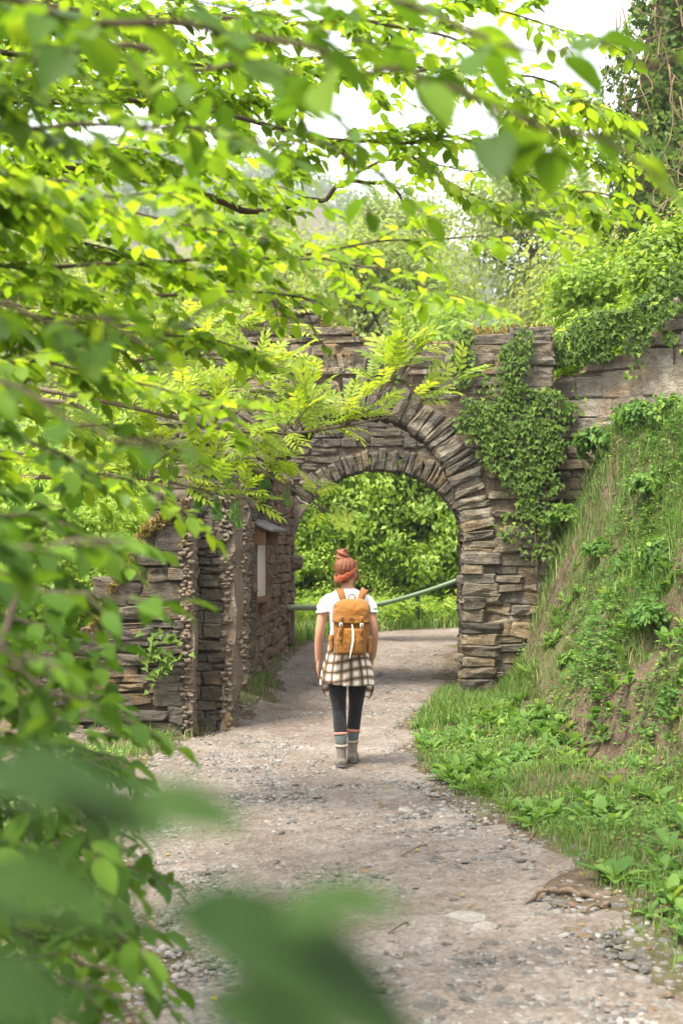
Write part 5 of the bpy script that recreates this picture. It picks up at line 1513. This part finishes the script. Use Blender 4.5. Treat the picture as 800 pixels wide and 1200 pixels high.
# ---------------------------------------------------------------- overhanging branches
class Tree:
    def __init__(s): s.wood = MB(); s.L = []
    def leaf(s, p, d, n, sz): s.L.append((p, d, n, sz))
    def twig(s, p0, d, ln, lsz, gap, droop, r0=.0028, flat=1.0, rnd=R):
        n = max(4, int(ln / .05))
        pts = [p0]; dd_ = np.array(d, float)
        for i in range(n):
            dd_ = nrm(dd_ + np.array([rnd.gauss(0, .10), rnd.gauss(0, .10), rnd.gauss(-droop * .12, .05)]))
            pts.append(pts[-1] + dd_ * ln / n)
        pts = np.array(pts)
        s.wood.tube(pts, np.linspace(r0, r0 * .35, len(pts)), 4, False)
        m = max(2, int(ln / gap)); side = rnd.choice((-1, 1))
        for k in range(m):
            t = (k + .6) / m * (len(pts) - 1); i = min(int(t), len(pts) - 2); f = t - i
            p = pts[i] * (1 - f) + pts[i + 1] * f
            tg = nrm(pts[i + 1] - pts[i])
            up = nrm(np.array([rnd.gauss(0, .28), rnd.gauss(0, .28), 1.0]))
            lat = nrm(np.cross(tg, up)) * side; side = -side
            an = rad(rnd.uniform(35, 70)) if k < m - 1 else rad(rnd.uniform(-12, 12))
            dl = nrm(tg * math.cos(an) + lat * math.sin(an) + np.array([0, 0, -droop * rnd.uniform(.1, .55)]))
            s.leaf(p, dl, nrm(up + np.array([rnd.gauss(0, .2), rnd.gauss(0, .2), 0])), lsz * rnd.uniform(.65, 1.15))
    def limb(s, pts, r0, r1, tl, lsz, tgap=.10, lgap=.024, droop=.6, start=.1, sub=True, both=True):
        c = crv(pts, max(14, len(pts) * 7)); n = len(c)
        jt = crv([[R.gauss(0, .012) for _ in range(3)] for _ in range(max(4, n // 3))], n)
        c = c + jt * np.linspace(.3, 1, n)[:, None]
        rr = np.linspace(r0 ** .5, r1 ** .5, n) ** 2 * .62
        s.wood.tube(c, rr, 7)
        seg = np.concatenate([[0], np.cumsum(np.linalg.norm(np.diff(c, axis=0), axis=1))]); Ln = seg[-1]
        d = Ln * start; side = 1
        while d < Ln:
            i = min(int(np.searchsorted(seg, d)), n - 1); i = max(i, 1)
            f = (d - seg[i - 1]) / max(seg[i] - seg[i - 1], 1e-6)
            p = c[i - 1] * (1 - f) + c[i] * f; tg = nrm(c[i] - c[i - 1])
            lat = nrm(np.cross(tg, np.array([0, 0, 1.]))) * side; side = -side
            an = rad(R.uniform(30, 75))
            dr = nrm(tg * math.cos(an) + lat * math.sin(an) + np.array([0, 0, R.uniform(-.35, .3)]))
            ln = tl * R.uniform(.5, 1.15) * (1 - .45 * d / Ln)
            s.twig(p, dr, ln, lsz, lgap, droop)
            if sub and ln > .22:
                for q in range(3):
                    p2 = p + dr * ln * R.uniform(.25, .6)
                    dr2 = nrm(dr + lat * R.uniform(-.9, .9) + tg * R.uniform(-.4, .8) + np.array([0, 0, R.uniform(-.3, .15)]))
                    s.twig(p2, dr2, ln * R.uniform(.4, .7), lsz, lgap, droop, .002)
            d += tgap * R.uniform(.6, 1.4)
        s.twig(c[-1], nrm(c[-1] - c[-3]), tl * .5, lsz, lgap, droop)
    def finish(s, t, mat, name, nbig=300, tmpl=LEAF_MID, wood='bark'):
        s.wood.build('branches', M[wood], t, True)
        Pn = np.array([l[0] for l in s.L]); D = np.array([l[1] for l in s.L]); Nn = np.array([l[2] for l in s.L]); S = np.array([l[3] for l in s.L])
        yy = np.maximum(Pn[:, 1], .05)
        px = CX + Pn[:, 0] * PXF / yy; py = HY - (Pn[:, 2] - CAMZ) * PXF / yy
        vis = (px > -20) & (px < 820) & (py > -20) & (py < 1220) & (Pn[:, 1] > .1)
        score = np.where(vis, S / yy, 0)
        order = np.argsort(-score); big = order[:nbig]; big = big[score[big] > 0]
        rest = np.setdiff1d(np.arange(len(S)), big)
        var = []
        for i in range(6):
            r = np.random.default_rng(1000 + i)
            w_, f_, dr_ = r.uniform(.26, .33), r.uniform(.05, .11), r.uniform(.02, .3)
            tv = leaf_template(w_, f_, dr_, st=(0, .06, .16, .3, .45, .6, .75, .88, 1.0), wd=(.03, .42, .75, .97, 1.0, .9, .66, .34, 0.0), wave=.012)
            Vv = np.concatenate([tv[0], [[-.012, 0, 0], [.012, 0, 0], [.0, -.16, .02]]])
            F = np.concatenate([tv[1], [[len(tv[0]), len(tv[0]) + 2, len(tv[0]) + 1]]])
            var.append(mk_mesh('leaf', Vv, [F], M[mat], True, np.full(len(F), 0.0)))
        for q in big:
            d_ = nrm(D[q]); T = nrm(np.cross(d_, Nn[q])); n_ = np.cross(T, d_); sc = S[q]
            o = link('leaf', var[R.randrange(6)], t)
            o.matrix_basis = Matrix(((T[0] * sc, d_[0] * sc, n_[0] * sc, Pn[q][0]), (T[1] * sc, d_[1] * sc, n_[1] * sc, Pn[q][1]), (T[2] * sc, d_[2] * sc, n_[2] * sc, Pn[q][2]), (0, 0, 0, 1)))
        if len(rest):
            mb = MB(); mb.leaves(Pn[rest], D[rest], Nn[rest], S[rest], tmpl, RNG.uniform(0, .99, len(rest)))
            tag(mb.build('leaves', M[mat], t, True), kind='stuff')
        return len(S)

TX, TY = -2.55, 4.6
hb_t = thing('hornbeam_tree', (TX, TY, float(H(TX, TY))), 'leafy tree reaching over the path from the left, bright backlit leaves', 'tree')
mb = MB(); tk = crv([(TX, TY, -.3), (TX + .05, TY, 1.5), (TX - .02, TY + .1, 3.2), (TX + .1, TY, 5.5)], 16)
mb.tube(tk, np.linspace(.16, .07, 16), 12); mb.build('trunk', M['bark'], hb_t, True)
T1 = Tree()
def limb_px(T, pts, Ys, root_z=None, root=(TX, TY), **kw):
    if not hasattr(Ys, '__len__'): Ys = [Ys] * len(pts)
    w = [P(a, b, y) for (a, b), y in zip(pts, Ys)]
    if root_z is not None:
        w = [np.array([root[0], root[1], root_z])] + [(np.array([root[0], root[1], root_z]) + w[0]) / 2 + np.array([0, 0, .08])] + w
        kw['start'] = kw.get('start', .35)
    T.limb(w, **kw)
NX, NY = -1.75, 1.9
nt_ = thing('near_hornbeam', (NX, NY, float(H(NX, NY))), 'out-of-focus leaves coloured dark for shade, hanging across the top, nearest the camera', 'tree')  # near hornbeam limbs split off to carry shade in their leaf colour
mb = MB(); tk = crv([(NX, NY, -.3), (NX - .03, NY, 1.2), (NX + .04, NY + .05, 2.6), (NX, NY, 4.5)], 14)
mb.tube(tk, np.linspace(.11, .05, 14), 12); mb.build('trunk', M['bark'], nt_, True)
T0 = Tree()
# near, heavily blurred
limb_px(T0, [(-60, 72), (60, 62), (150, 58), (260, 72), (380, 120)], [2.6, 2.5, 2.4, 2.4, 2.4], 2.6, root=(NX, NY), r0=.030, r1=.004, tl=.30, lsz=.065, tgap=.07)
limb_px(T0, [(-140, -40), (150, 20), (330, 60), (480, 95), (620, 140), (690, 175)], [2.2, 2.0, 1.9, 1.8, 1.75, 1.7], 2.7, root=(NX, NY), r0=.016, r1=.003, tl=.20, lsz=.085, tgap=.055, lgap=.040)
limb_px(T0, [(200, -120), (420, -30), (560, 40), (700, 60), (790, 60)], [2.0, 1.9, 1.8, 1.75, 1.7], 3.0, root=(NX, NY), r0=.014, r1=.003, tl=.17, lsz=.082, tgap=.065, lgap=.040)
limb_px(T0, [(-120, 120), (60, 150), (200, 150), (330, 160), (430, 190)], [2.8, 2.7, 2.6, 2.6, 2.6], 2.4, root=(NX, NY), r0=.016, r1=.003, tl=.28, lsz=.065, tgap=.07)
limb_px(T0, [(-120, 20), (100, -10), (300, 15), (460, 50)], [3.0, 3.0, 3.0, 3.0], 3.2, root=(NX, NY), r0=.016, r1=.003, tl=.32, lsz=.065, tgap=.07)
limb_px(T0, [(-120, 330), (0, 360), (110, 380), (200, 400)], [2.6, 2.4, 2.3, 2.2], 2.1, root=(NX, NY), r0=.014, r1=.003, tl=.22, lsz=.065, tgap=.06)
limb_px(T0, [(-120, 420), (0, 440), (90, 490), (160, 510)], [2.1, 1.9, 1.8, 1.7], 2.0, root=(NX, NY), r0=.012, r1=.003, tl=.16, lsz=.065, tgap=.07)
n0 = T0.finish(nt_, 'horn_shade', 'horn_shade')
# middle distance, the bright mass
limb_px(T1, [(-60, 190), (120, 200), (260, 235), (310, 248), (360, 236), (400, 218), (450, 212)], [5.6, 6.2, 6.8, 7, 7, 7, 7], 3.4, r0=.05, r1=.014, tl=.34, lsz=.072, tgap=.10, start=.3)
limb_px(T1, [(450, 212), (470, 232), (484, 252), (497, 270)], 7.0, r0=.013, r1=.005, tl=.12, lsz=.06, tgap=.30, sub=False)
limb_px(T1, [(400, 218), (440, 190), (500, 190), (560, 200), (610, 190)], 7.0, r0=.013, r1=.004, tl=.30, lsz=.072, tgap=.12)
limb_px(T1, [(-60, 100), (200, 120), (420, 165), (540, 165), (640, 215), (720, 235)], [5.5, 5.8, 6, 6, 6, 6], 4.0, r0=.035, r1=.005, tl=.38, lsz=.072, tgap=.055)
limb_px(T1, [(-60, 40), (180, 70), (400, 90), (540, 80), (650, 100), (730, 150)], [6, 6.2, 6.4, 6.4, 6.4, 6.4], 4.6, r0=.035, r1=.005, tl=.42, lsz=.072, tgap=.06)
limb_px(T1, [(-60, -20), (200, 20), (420, 20), (560, 10), (700, 40)], [5.4, 5.6, 5.8, 6, 6], 4.6, r0=.03, r1=.005, tl=.42, lsz=.072, tgap=.06)
limb_px(T1, [(-60, 300), (150, 312), (330, 300), (440, 320), (540, 345)], [4.4, 4.5, 4.6, 4.6, 4.6], 2.9, r0=.02, r1=.004, tl=.34, lsz=.070, tgap=.06)
limb_px(T1, [(-60, 340), (150, 350), (280, 345), (400, 362), (470, 350)], [5.0, 5.0, 5.0, 5, 5], 2.8, r0=.02, r1=.004, tl=.36, lsz=.070, tgap=.07)
limb_px(T1, [(200, 60), (420, 70), (560, 100), (660, 170), (740, 190)], [7.5, 7.6, 7.6, 7.6, 7.6], 4.8, r0=.03, r1=.005, tl=.45, lsz=.072, tgap=.06)
limb_px(T1, [(420, 20), (540, 50), (620, 120), (700, 120)], [5.2, 5.2, 5.2, 5.2], r0=.012, r1=.004, tl=.34, lsz=.072, tgap=.06)
limb_px(T1, [(450, 160), (540, 220), (620, 250), (700, 250)], [6.4, 6.4, 6.4, 6.4], r0=.012, r1=.004, tl=.34, lsz=.072, tgap=.07)
limb_px(T1, [(340, 345), (365, 380), (385, 410)], [5.0, 5, 5], r0=.006, r1=.003, tl=.05, lsz=.05, tgap=.2, sub=False)
limb_px(T1, [(300, 310), (440, 285), (560, 275), (640, 270)], [4.9, 5, 5, 5], r0=.009, r1=.003, tl=.26, lsz=.070, tgap=.08)
for (pts, Yq, z0, tl) in (
        ([(-60, 150), (80, 170), (200, 190), (330, 215)], 5.0, 3.0, .45), ([(-60, 220), (80, 235), (200, 262), (320, 282)], 4.4, 2.8, .42),
        ([(-60, 250), (80, 280), (200, 310), (300, 330)], 5.6, 2.9, .45), ([(-60, 360), (60, 372), (170, 390), (280, 402)], 4.8, 2.6, .42),
        ([(-60, 420), (60, 430), (170, 452), (260, 470)], 4.2, 2.4, .36), ([(-60, 470), (40, 490), (130, 505), (210, 528)], 4.8, 2.2, .34),
        ([(-60, 520), (50, 540), (140, 560), (215, 590)], 4.0, 2.1, .26), ([(-60, 80), (60, 100), (180, 110), (300, 120)], 6.6, 3.8, .5),
        ([(-60, 0), (60, 10), (180, 20), (320, 5)], 6.8, 4.6, .5), ([(-60, 200), (40, 210), (120, 225), (230, 240)], 3.4, 2.7, .34)):
    limb_px(T1, pts, [Yq * .95, Yq, Yq, Yq], z0, r0=.018, r1=.004, tl=tl, lsz=.070, tgap=.045)
nh = T1.finish(hb_t, 'horn', 'hornbeam')

# shrub at the lower left: sprays from stems standing beside the camera
SX, SY = -1.05, 2.6
sb = thing('hazel_shrub', (SX, SY, float(H(SX, SY))), 'darker leafy shrub filling the lower left corner of the view', 'shrub')
T2 = Tree()
mb = MB()
for k in range(7):
    a = R.uniform(0, 6.28); x0, y0 = SX + .25 * math.cos(a), SY + .35 * math.sin(a)
    mb.tube(crv([(x0, y0, -.2), (x0 + R.gauss(0, .08), y0 + R.gauss(0, .1), .7), (x0 + R.gauss(0, .12), y0 + R.gauss(0, .2), 1.7)], 10), np.linspace(.022, .008, 10), 7)
mb.build('stems', M['twig'], sb, True)
rt = (SX, SY)
for (pts, Yq, z0, tl, ls) in (
        ([(-80, 580), (0, 595), (70, 615), (130, 640)], 2.9, 1.6, .20, .06), ([(-80, 650), (0, 665), (80, 690), (180, 706)], 2.4, 1.5, .13, .06),
        ([(-80, 690), (0, 720), (70, 755), (130, 785)], 3.2, 1.4, .20, .06), ([(-80, 760), (20, 790), (100, 825), (190, 855)], 2.9, 1.3, .16, .06),
        ([(-80, 830), (20, 850), (100, 885), (150, 905)], 3.4, 1.2, .24, .06), ([(-80, 880), (20, 910), (80, 945), (140, 985)], 2.6, 1.1, .22, .065),
        ([(-80, 960), (10, 990), (80, 1030), (140, 1060)], 3.0, 1.0, .26, .06), ([(-80, 1020), (10, 1060), (90, 1100), (170, 1130)], 3.4, .9, .26, .06),
        ([(-80, 1080), (0, 1110), (90, 1150), (160, 1190)], 2.7, .8, .26, .06), ([(-80, 1130), (0, 1170), (90, 1220)], 3.1, .7, .26, .06),
        ([(-80, 740), (-10, 760), (40, 790), (90, 815)], 2.0, 1.4, .13, .06), ([(-80, 610), (-20, 620), (30, 640), (80, 650)], 1.8, 1.6, .12, .06),
        ([(-80, 480), (0, 500), (70, 530), (120, 560)], 3.4, 1.9, .24, .06), ([(-80, 540), (0, 560), (60, 590), (110, 620)], 3.8, 1.8, .26, .06), ([(-80, 620), (0, 640), (60, 670), (110, 700)], 4.0, 1.6, .28, .06),
        ([(-80, 680), (0, 700), (50, 730), (100, 760)], 4.4, 1.4, .3, .06), ([(-80, 740), (0, 760), (60, 790), (110, 820)], 3.7, 1.3, .26, .06),
        ([(-80, 780), (10, 800), (70, 840), (130, 870)], 3.4, 1.3, .22, .06),
        ([(-80, 850), (0, 880), (80, 920), (150, 950)], 3.0, 1.2, .22, .06), ([(-80, 930), (0, 950), (80, 990), (150, 1030)], 3.5, 1.1, .24, .06), ([(-80, 1050), (0, 1080), (80, 1120), (160, 1150)], 2.9, .9, .24, .06), ([(-80, 980), (0, 1010), (80, 1060), (150, 1100)], 2.5, 1.0, .2, .06),
        ([(-80, 900), (0, 930), (60, 970), (110, 1010)], 3.8, 1.1, .3, .06), ([(-80, 1000), (0, 1040), (60, 1080), (140, 1100)], 4.0, .9, .3, .06), ([(-80, 800), (0, 820), (60, 850), (100, 880)], 4.2, 1.2, .3, .06)):
    limb_px(T2, pts, [Yq * .97, Yq, Yq, Yq * 1.02][:len(pts)], z0, root=rt, r0=.009, r1=.003, tl=tl, lsz=ls * 1.2, tgap=.045, start=.4)
# the very near shoot: a few big out-of-focus leaves
nsr = thing('low_shoot', (SX + .35, SY - 1.0, 0.0), 'out-of-focus shoot with big leaves, shade put into their green, close to the camera', 'plant')
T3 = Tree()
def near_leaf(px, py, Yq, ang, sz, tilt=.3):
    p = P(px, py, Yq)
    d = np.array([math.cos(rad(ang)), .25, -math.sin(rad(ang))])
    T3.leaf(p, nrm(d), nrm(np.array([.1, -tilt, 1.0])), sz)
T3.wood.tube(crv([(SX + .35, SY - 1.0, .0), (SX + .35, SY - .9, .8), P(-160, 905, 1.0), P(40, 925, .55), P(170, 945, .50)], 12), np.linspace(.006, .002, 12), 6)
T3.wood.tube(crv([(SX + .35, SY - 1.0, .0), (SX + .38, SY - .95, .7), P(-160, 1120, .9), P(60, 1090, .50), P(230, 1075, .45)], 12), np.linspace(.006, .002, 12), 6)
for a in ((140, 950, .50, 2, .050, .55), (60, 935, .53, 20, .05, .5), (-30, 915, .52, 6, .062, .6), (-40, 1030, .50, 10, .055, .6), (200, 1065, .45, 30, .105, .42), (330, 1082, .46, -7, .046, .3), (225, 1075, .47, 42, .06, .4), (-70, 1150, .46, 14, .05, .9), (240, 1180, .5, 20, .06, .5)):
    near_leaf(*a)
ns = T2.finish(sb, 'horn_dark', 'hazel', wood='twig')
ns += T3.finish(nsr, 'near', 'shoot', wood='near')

# ash branch with pinnate leaves and hanging keys
AX, AY = -3.3, 9.3
ash = thing('ash_tree', (AX, AY, float(H(AX, AY))), 'ash branch with pale pinnate leaves and hanging keys before the arch', 'tree')
wd = MB()
wd.tube(crv([(AX, AY, -1.0), (AX + .05, AY, 1.5), (AX - .1, AY + .1, 3.5), (AX, AY, 5)], 14), np.linspace(.10, .05, 14), 9)
def pinnate(seed):
    r = np.random.default_rng(seed); mb = MB()
    n = int(r.integers(4, 6))
    ax = crv([(0, 0, 0), (0, .5, .03), (0, 1, -.12)], 9)
    mb.tube(ax, np.linspace(.010, .005, 9), 4, False)
    for k in range(n):
        t = .28 + .62 * k / (n - 1) if n > 1 else .5
        p = np.array([0, t, .03 - .14 * t * t])
        for s_ in (-1, 1):
            d = nrm(np.array([s_ * 1.0, .75 + r.normal(0, .1), -.10 + r.normal(0, .1)]))
            mb.leaves(p[None], d[None], nrm(np.array([[r.normal(0, .15), r.normal(0, .15), 1]])), [.36 * (1 - .15 * abs(t - .6)) * r.uniform(.9, 1.1)], LEAFLET, [r.uniform(0, .3)])
    mb.leaves(np.array([[0, .97, -.11]]), np.array([[0, 1, -.3]]), np.array([[0, 0, 1.]]), [.36], LEAFLET, [.1])
    return mb.mesh('leaf', M['ash'], True)
PIN = [pinnate(i) for i in range(5)]
def key_cluster(seed):
    r = np.random.default_rng(seed); n = 34; mb = MB()
    Pn = np.stack([r.normal(0, .16, n), r.normal(0, .16, n), -r.uniform(.05, .8, n)], -1)
    mb.tube(crv([(0, 0, 0), (.03, 0, -.4), (0, 0, -.85)], 6), .012, 4, False)
    mb.leaves(Pn, nrm(np.stack([r.normal(0, .3, n), r.normal(0, .3, n), np.full(n, -1.)], -1)), nrm(r.normal(0, 1, (n, 3))), r.uniform(.32, .45, n), KEY, r.uniform(0, .5, n))
    return mb.mesh('key_cluster', M['key'])
KEYS = [key_cluster(i) for i in range(3)]
def put_axes(o, p, d, n, sc):
    d = nrm(d); T = nrm(np.cross(d, n)); n = np.cross(T, d)
    o.matrix_basis = Matrix(((T[0] * sc, d[0] * sc, n[0] * sc, p[0]), (T[1] * sc, d[1] * sc, n[1] * sc, p[1]), (T[2] * sc, d[2] * sc, n[2] * sc, p[2]), (0, 0, 0, 1)))
def ash_limb(pts, Yq, r0, r1, gap, root=None, sz=(.17, .25), twl=.12, start=.0, keys=0.0, lift=.2):
    w = [P(a, b, Yq) for a, b in pts]
    if root is not None: w = [np.array([AX, AY, root])] + w
    c = crv(w, len(w) * 8); wd.tube(c, np.linspace(r0, r1, len(c)), 6)
    seg = np.concatenate([[0], np.cumsum(np.linalg.norm(np.diff(c, axis=0), axis=1))])
    d = seg[-1] * start
    while d < seg[-1]:
        i = max(1, min(int(np.searchsorted(seg, d)), len(c) - 1)); p = c[i]; tg = nrm(c[i] - c[i - 1])
        for s_ in (-1, 1):
            dr = nrm(tg * R.uniform(.2, .9) + np.array([R.gauss(0, .35), s_ * R.uniform(.1, .8), R.uniform(-.3, .6) + lift]))
            tip = p + dr * R.uniform(.3, 1) * twl
            wd.tube(np.array([p, (p + tip) / 2 + [0, 0, .01], tip]), [.005, .004, .003], 4, False)
            for q in range(R.choice((2, 2, 3))):
                dl = nrm(dr + np.array([R.gauss(0, .6), R.gauss(-.1, .45), R.gauss(-.05, .3)]))
                o = link('leaf', R.choice(PIN), ash); put_axes(o, tip, dl, nrm(np.array([R.gauss(0, .25), R.gauss(-.45, .25), 1])), R.uniform(*sz))
            if R.random() < keys:
                o = link('key_cluster', R.choice(KEYS), ash); sc = R.uniform(.10, .16); o.matrix_basis = Matrix.Translation(Vector(p)) @ Matrix.Rotation(R.uniform(0, 6), 4, 'Z') @ Matrix.Scale(sc, 4)
        d += gap * R.uniform(.7, 1.3)
ash_limb([(60, 470), (130, 505), (230, 535), (300, 552), (350, 578), (392, 604)], 8.8, .022, .006, .16, root=2.6, start=.45, keys=.35, sz=(.14, .21))
ash_limb([(120, 470), (250, 500), (330, 508), (400, 500), (445, 490)], 8.6, .02, .005, .11, root=3.0, start=.45, sz=(.16, .23))
ash_limb([(400, 500), (430, 480), (455, 450), (480, 425)], 8.6, .009, .004, .12, sz=(.16, .22), lift=.35)
ash_limb([(445, 492), (480, 478), (510, 462), (530, 450)], 8.6, .007, .003, .14, sz=(.16, .23), start=.3)
ash_limb([(455, 450), (470, 415), (478, 392)], 8.6, .006, .003, .15, sz=(.18, .25), lift=.4)
ash_limb([(80, 420), (190, 420), (280, 425), (360, 470)], 9.2, .02, .005, .12, root=3.3, start=.45, sz=(.17, .25))
ash_limb([(80, 370), (200, 385), (290, 380), (345, 385)], 9.4, .02, .005, .14, root=3.6, start=.45, sz=(.17, .25))
ash_limb([(60, 560), (150, 560), (220, 570), (290, 590)], 8.6, .014, .004, .15, root=2.2, start=.45, keys=.9, sz=(.16, .24))
ash_limb([(100, 540), (180, 535), (260, 545), (330, 545)], 8.9, .012, .004, .18, root=2.5, start=.5, keys=.6, sz=(.16, .24))
ash_limb([(120, 500), (220, 465), (300, 470), (350, 500)], 9.0, .012, .004, .12, root=2.9, start=.5, sz=(.17, .24))
ash_limb([(330, 508), (350, 490), (365, 470)], 8.6, .006, .003, .10, sz=(.16, .22), lift=.35)
ash_limb([(250, 500), (265, 470), (300, 440), (340, 430)], 8.8, .007, .003, .12, sz=(.17, .24), lift=.3)
wd.build('branches', M['twig'], ash, True)
print('leaves', nh, ns, 'objects', len(bpy.data.objects))

# ---------------------------------------------------------------- haze over the valley
def haze_mat():
    m, nt, out = new_mat('haze')
    v = N(nt, 'VolumePrincipled')
    v.inputs['Color'].default_value = (.9, .95, 1.0, 1)
    v.inputs['Density'].default_value = .0006
    v.inputs['Anisotropy'].default_value = .3
    nt.links.new(v.outputs[0], out.inputs['Volume'])
    return m
mb = MB(); mb.box((0, 550, 65), (905, 860, 82))
hz = mb.build('haze', haze_mat())
tag(hz, 'thin pale summer haze filling the valley air', 'haze', kind='stuff')
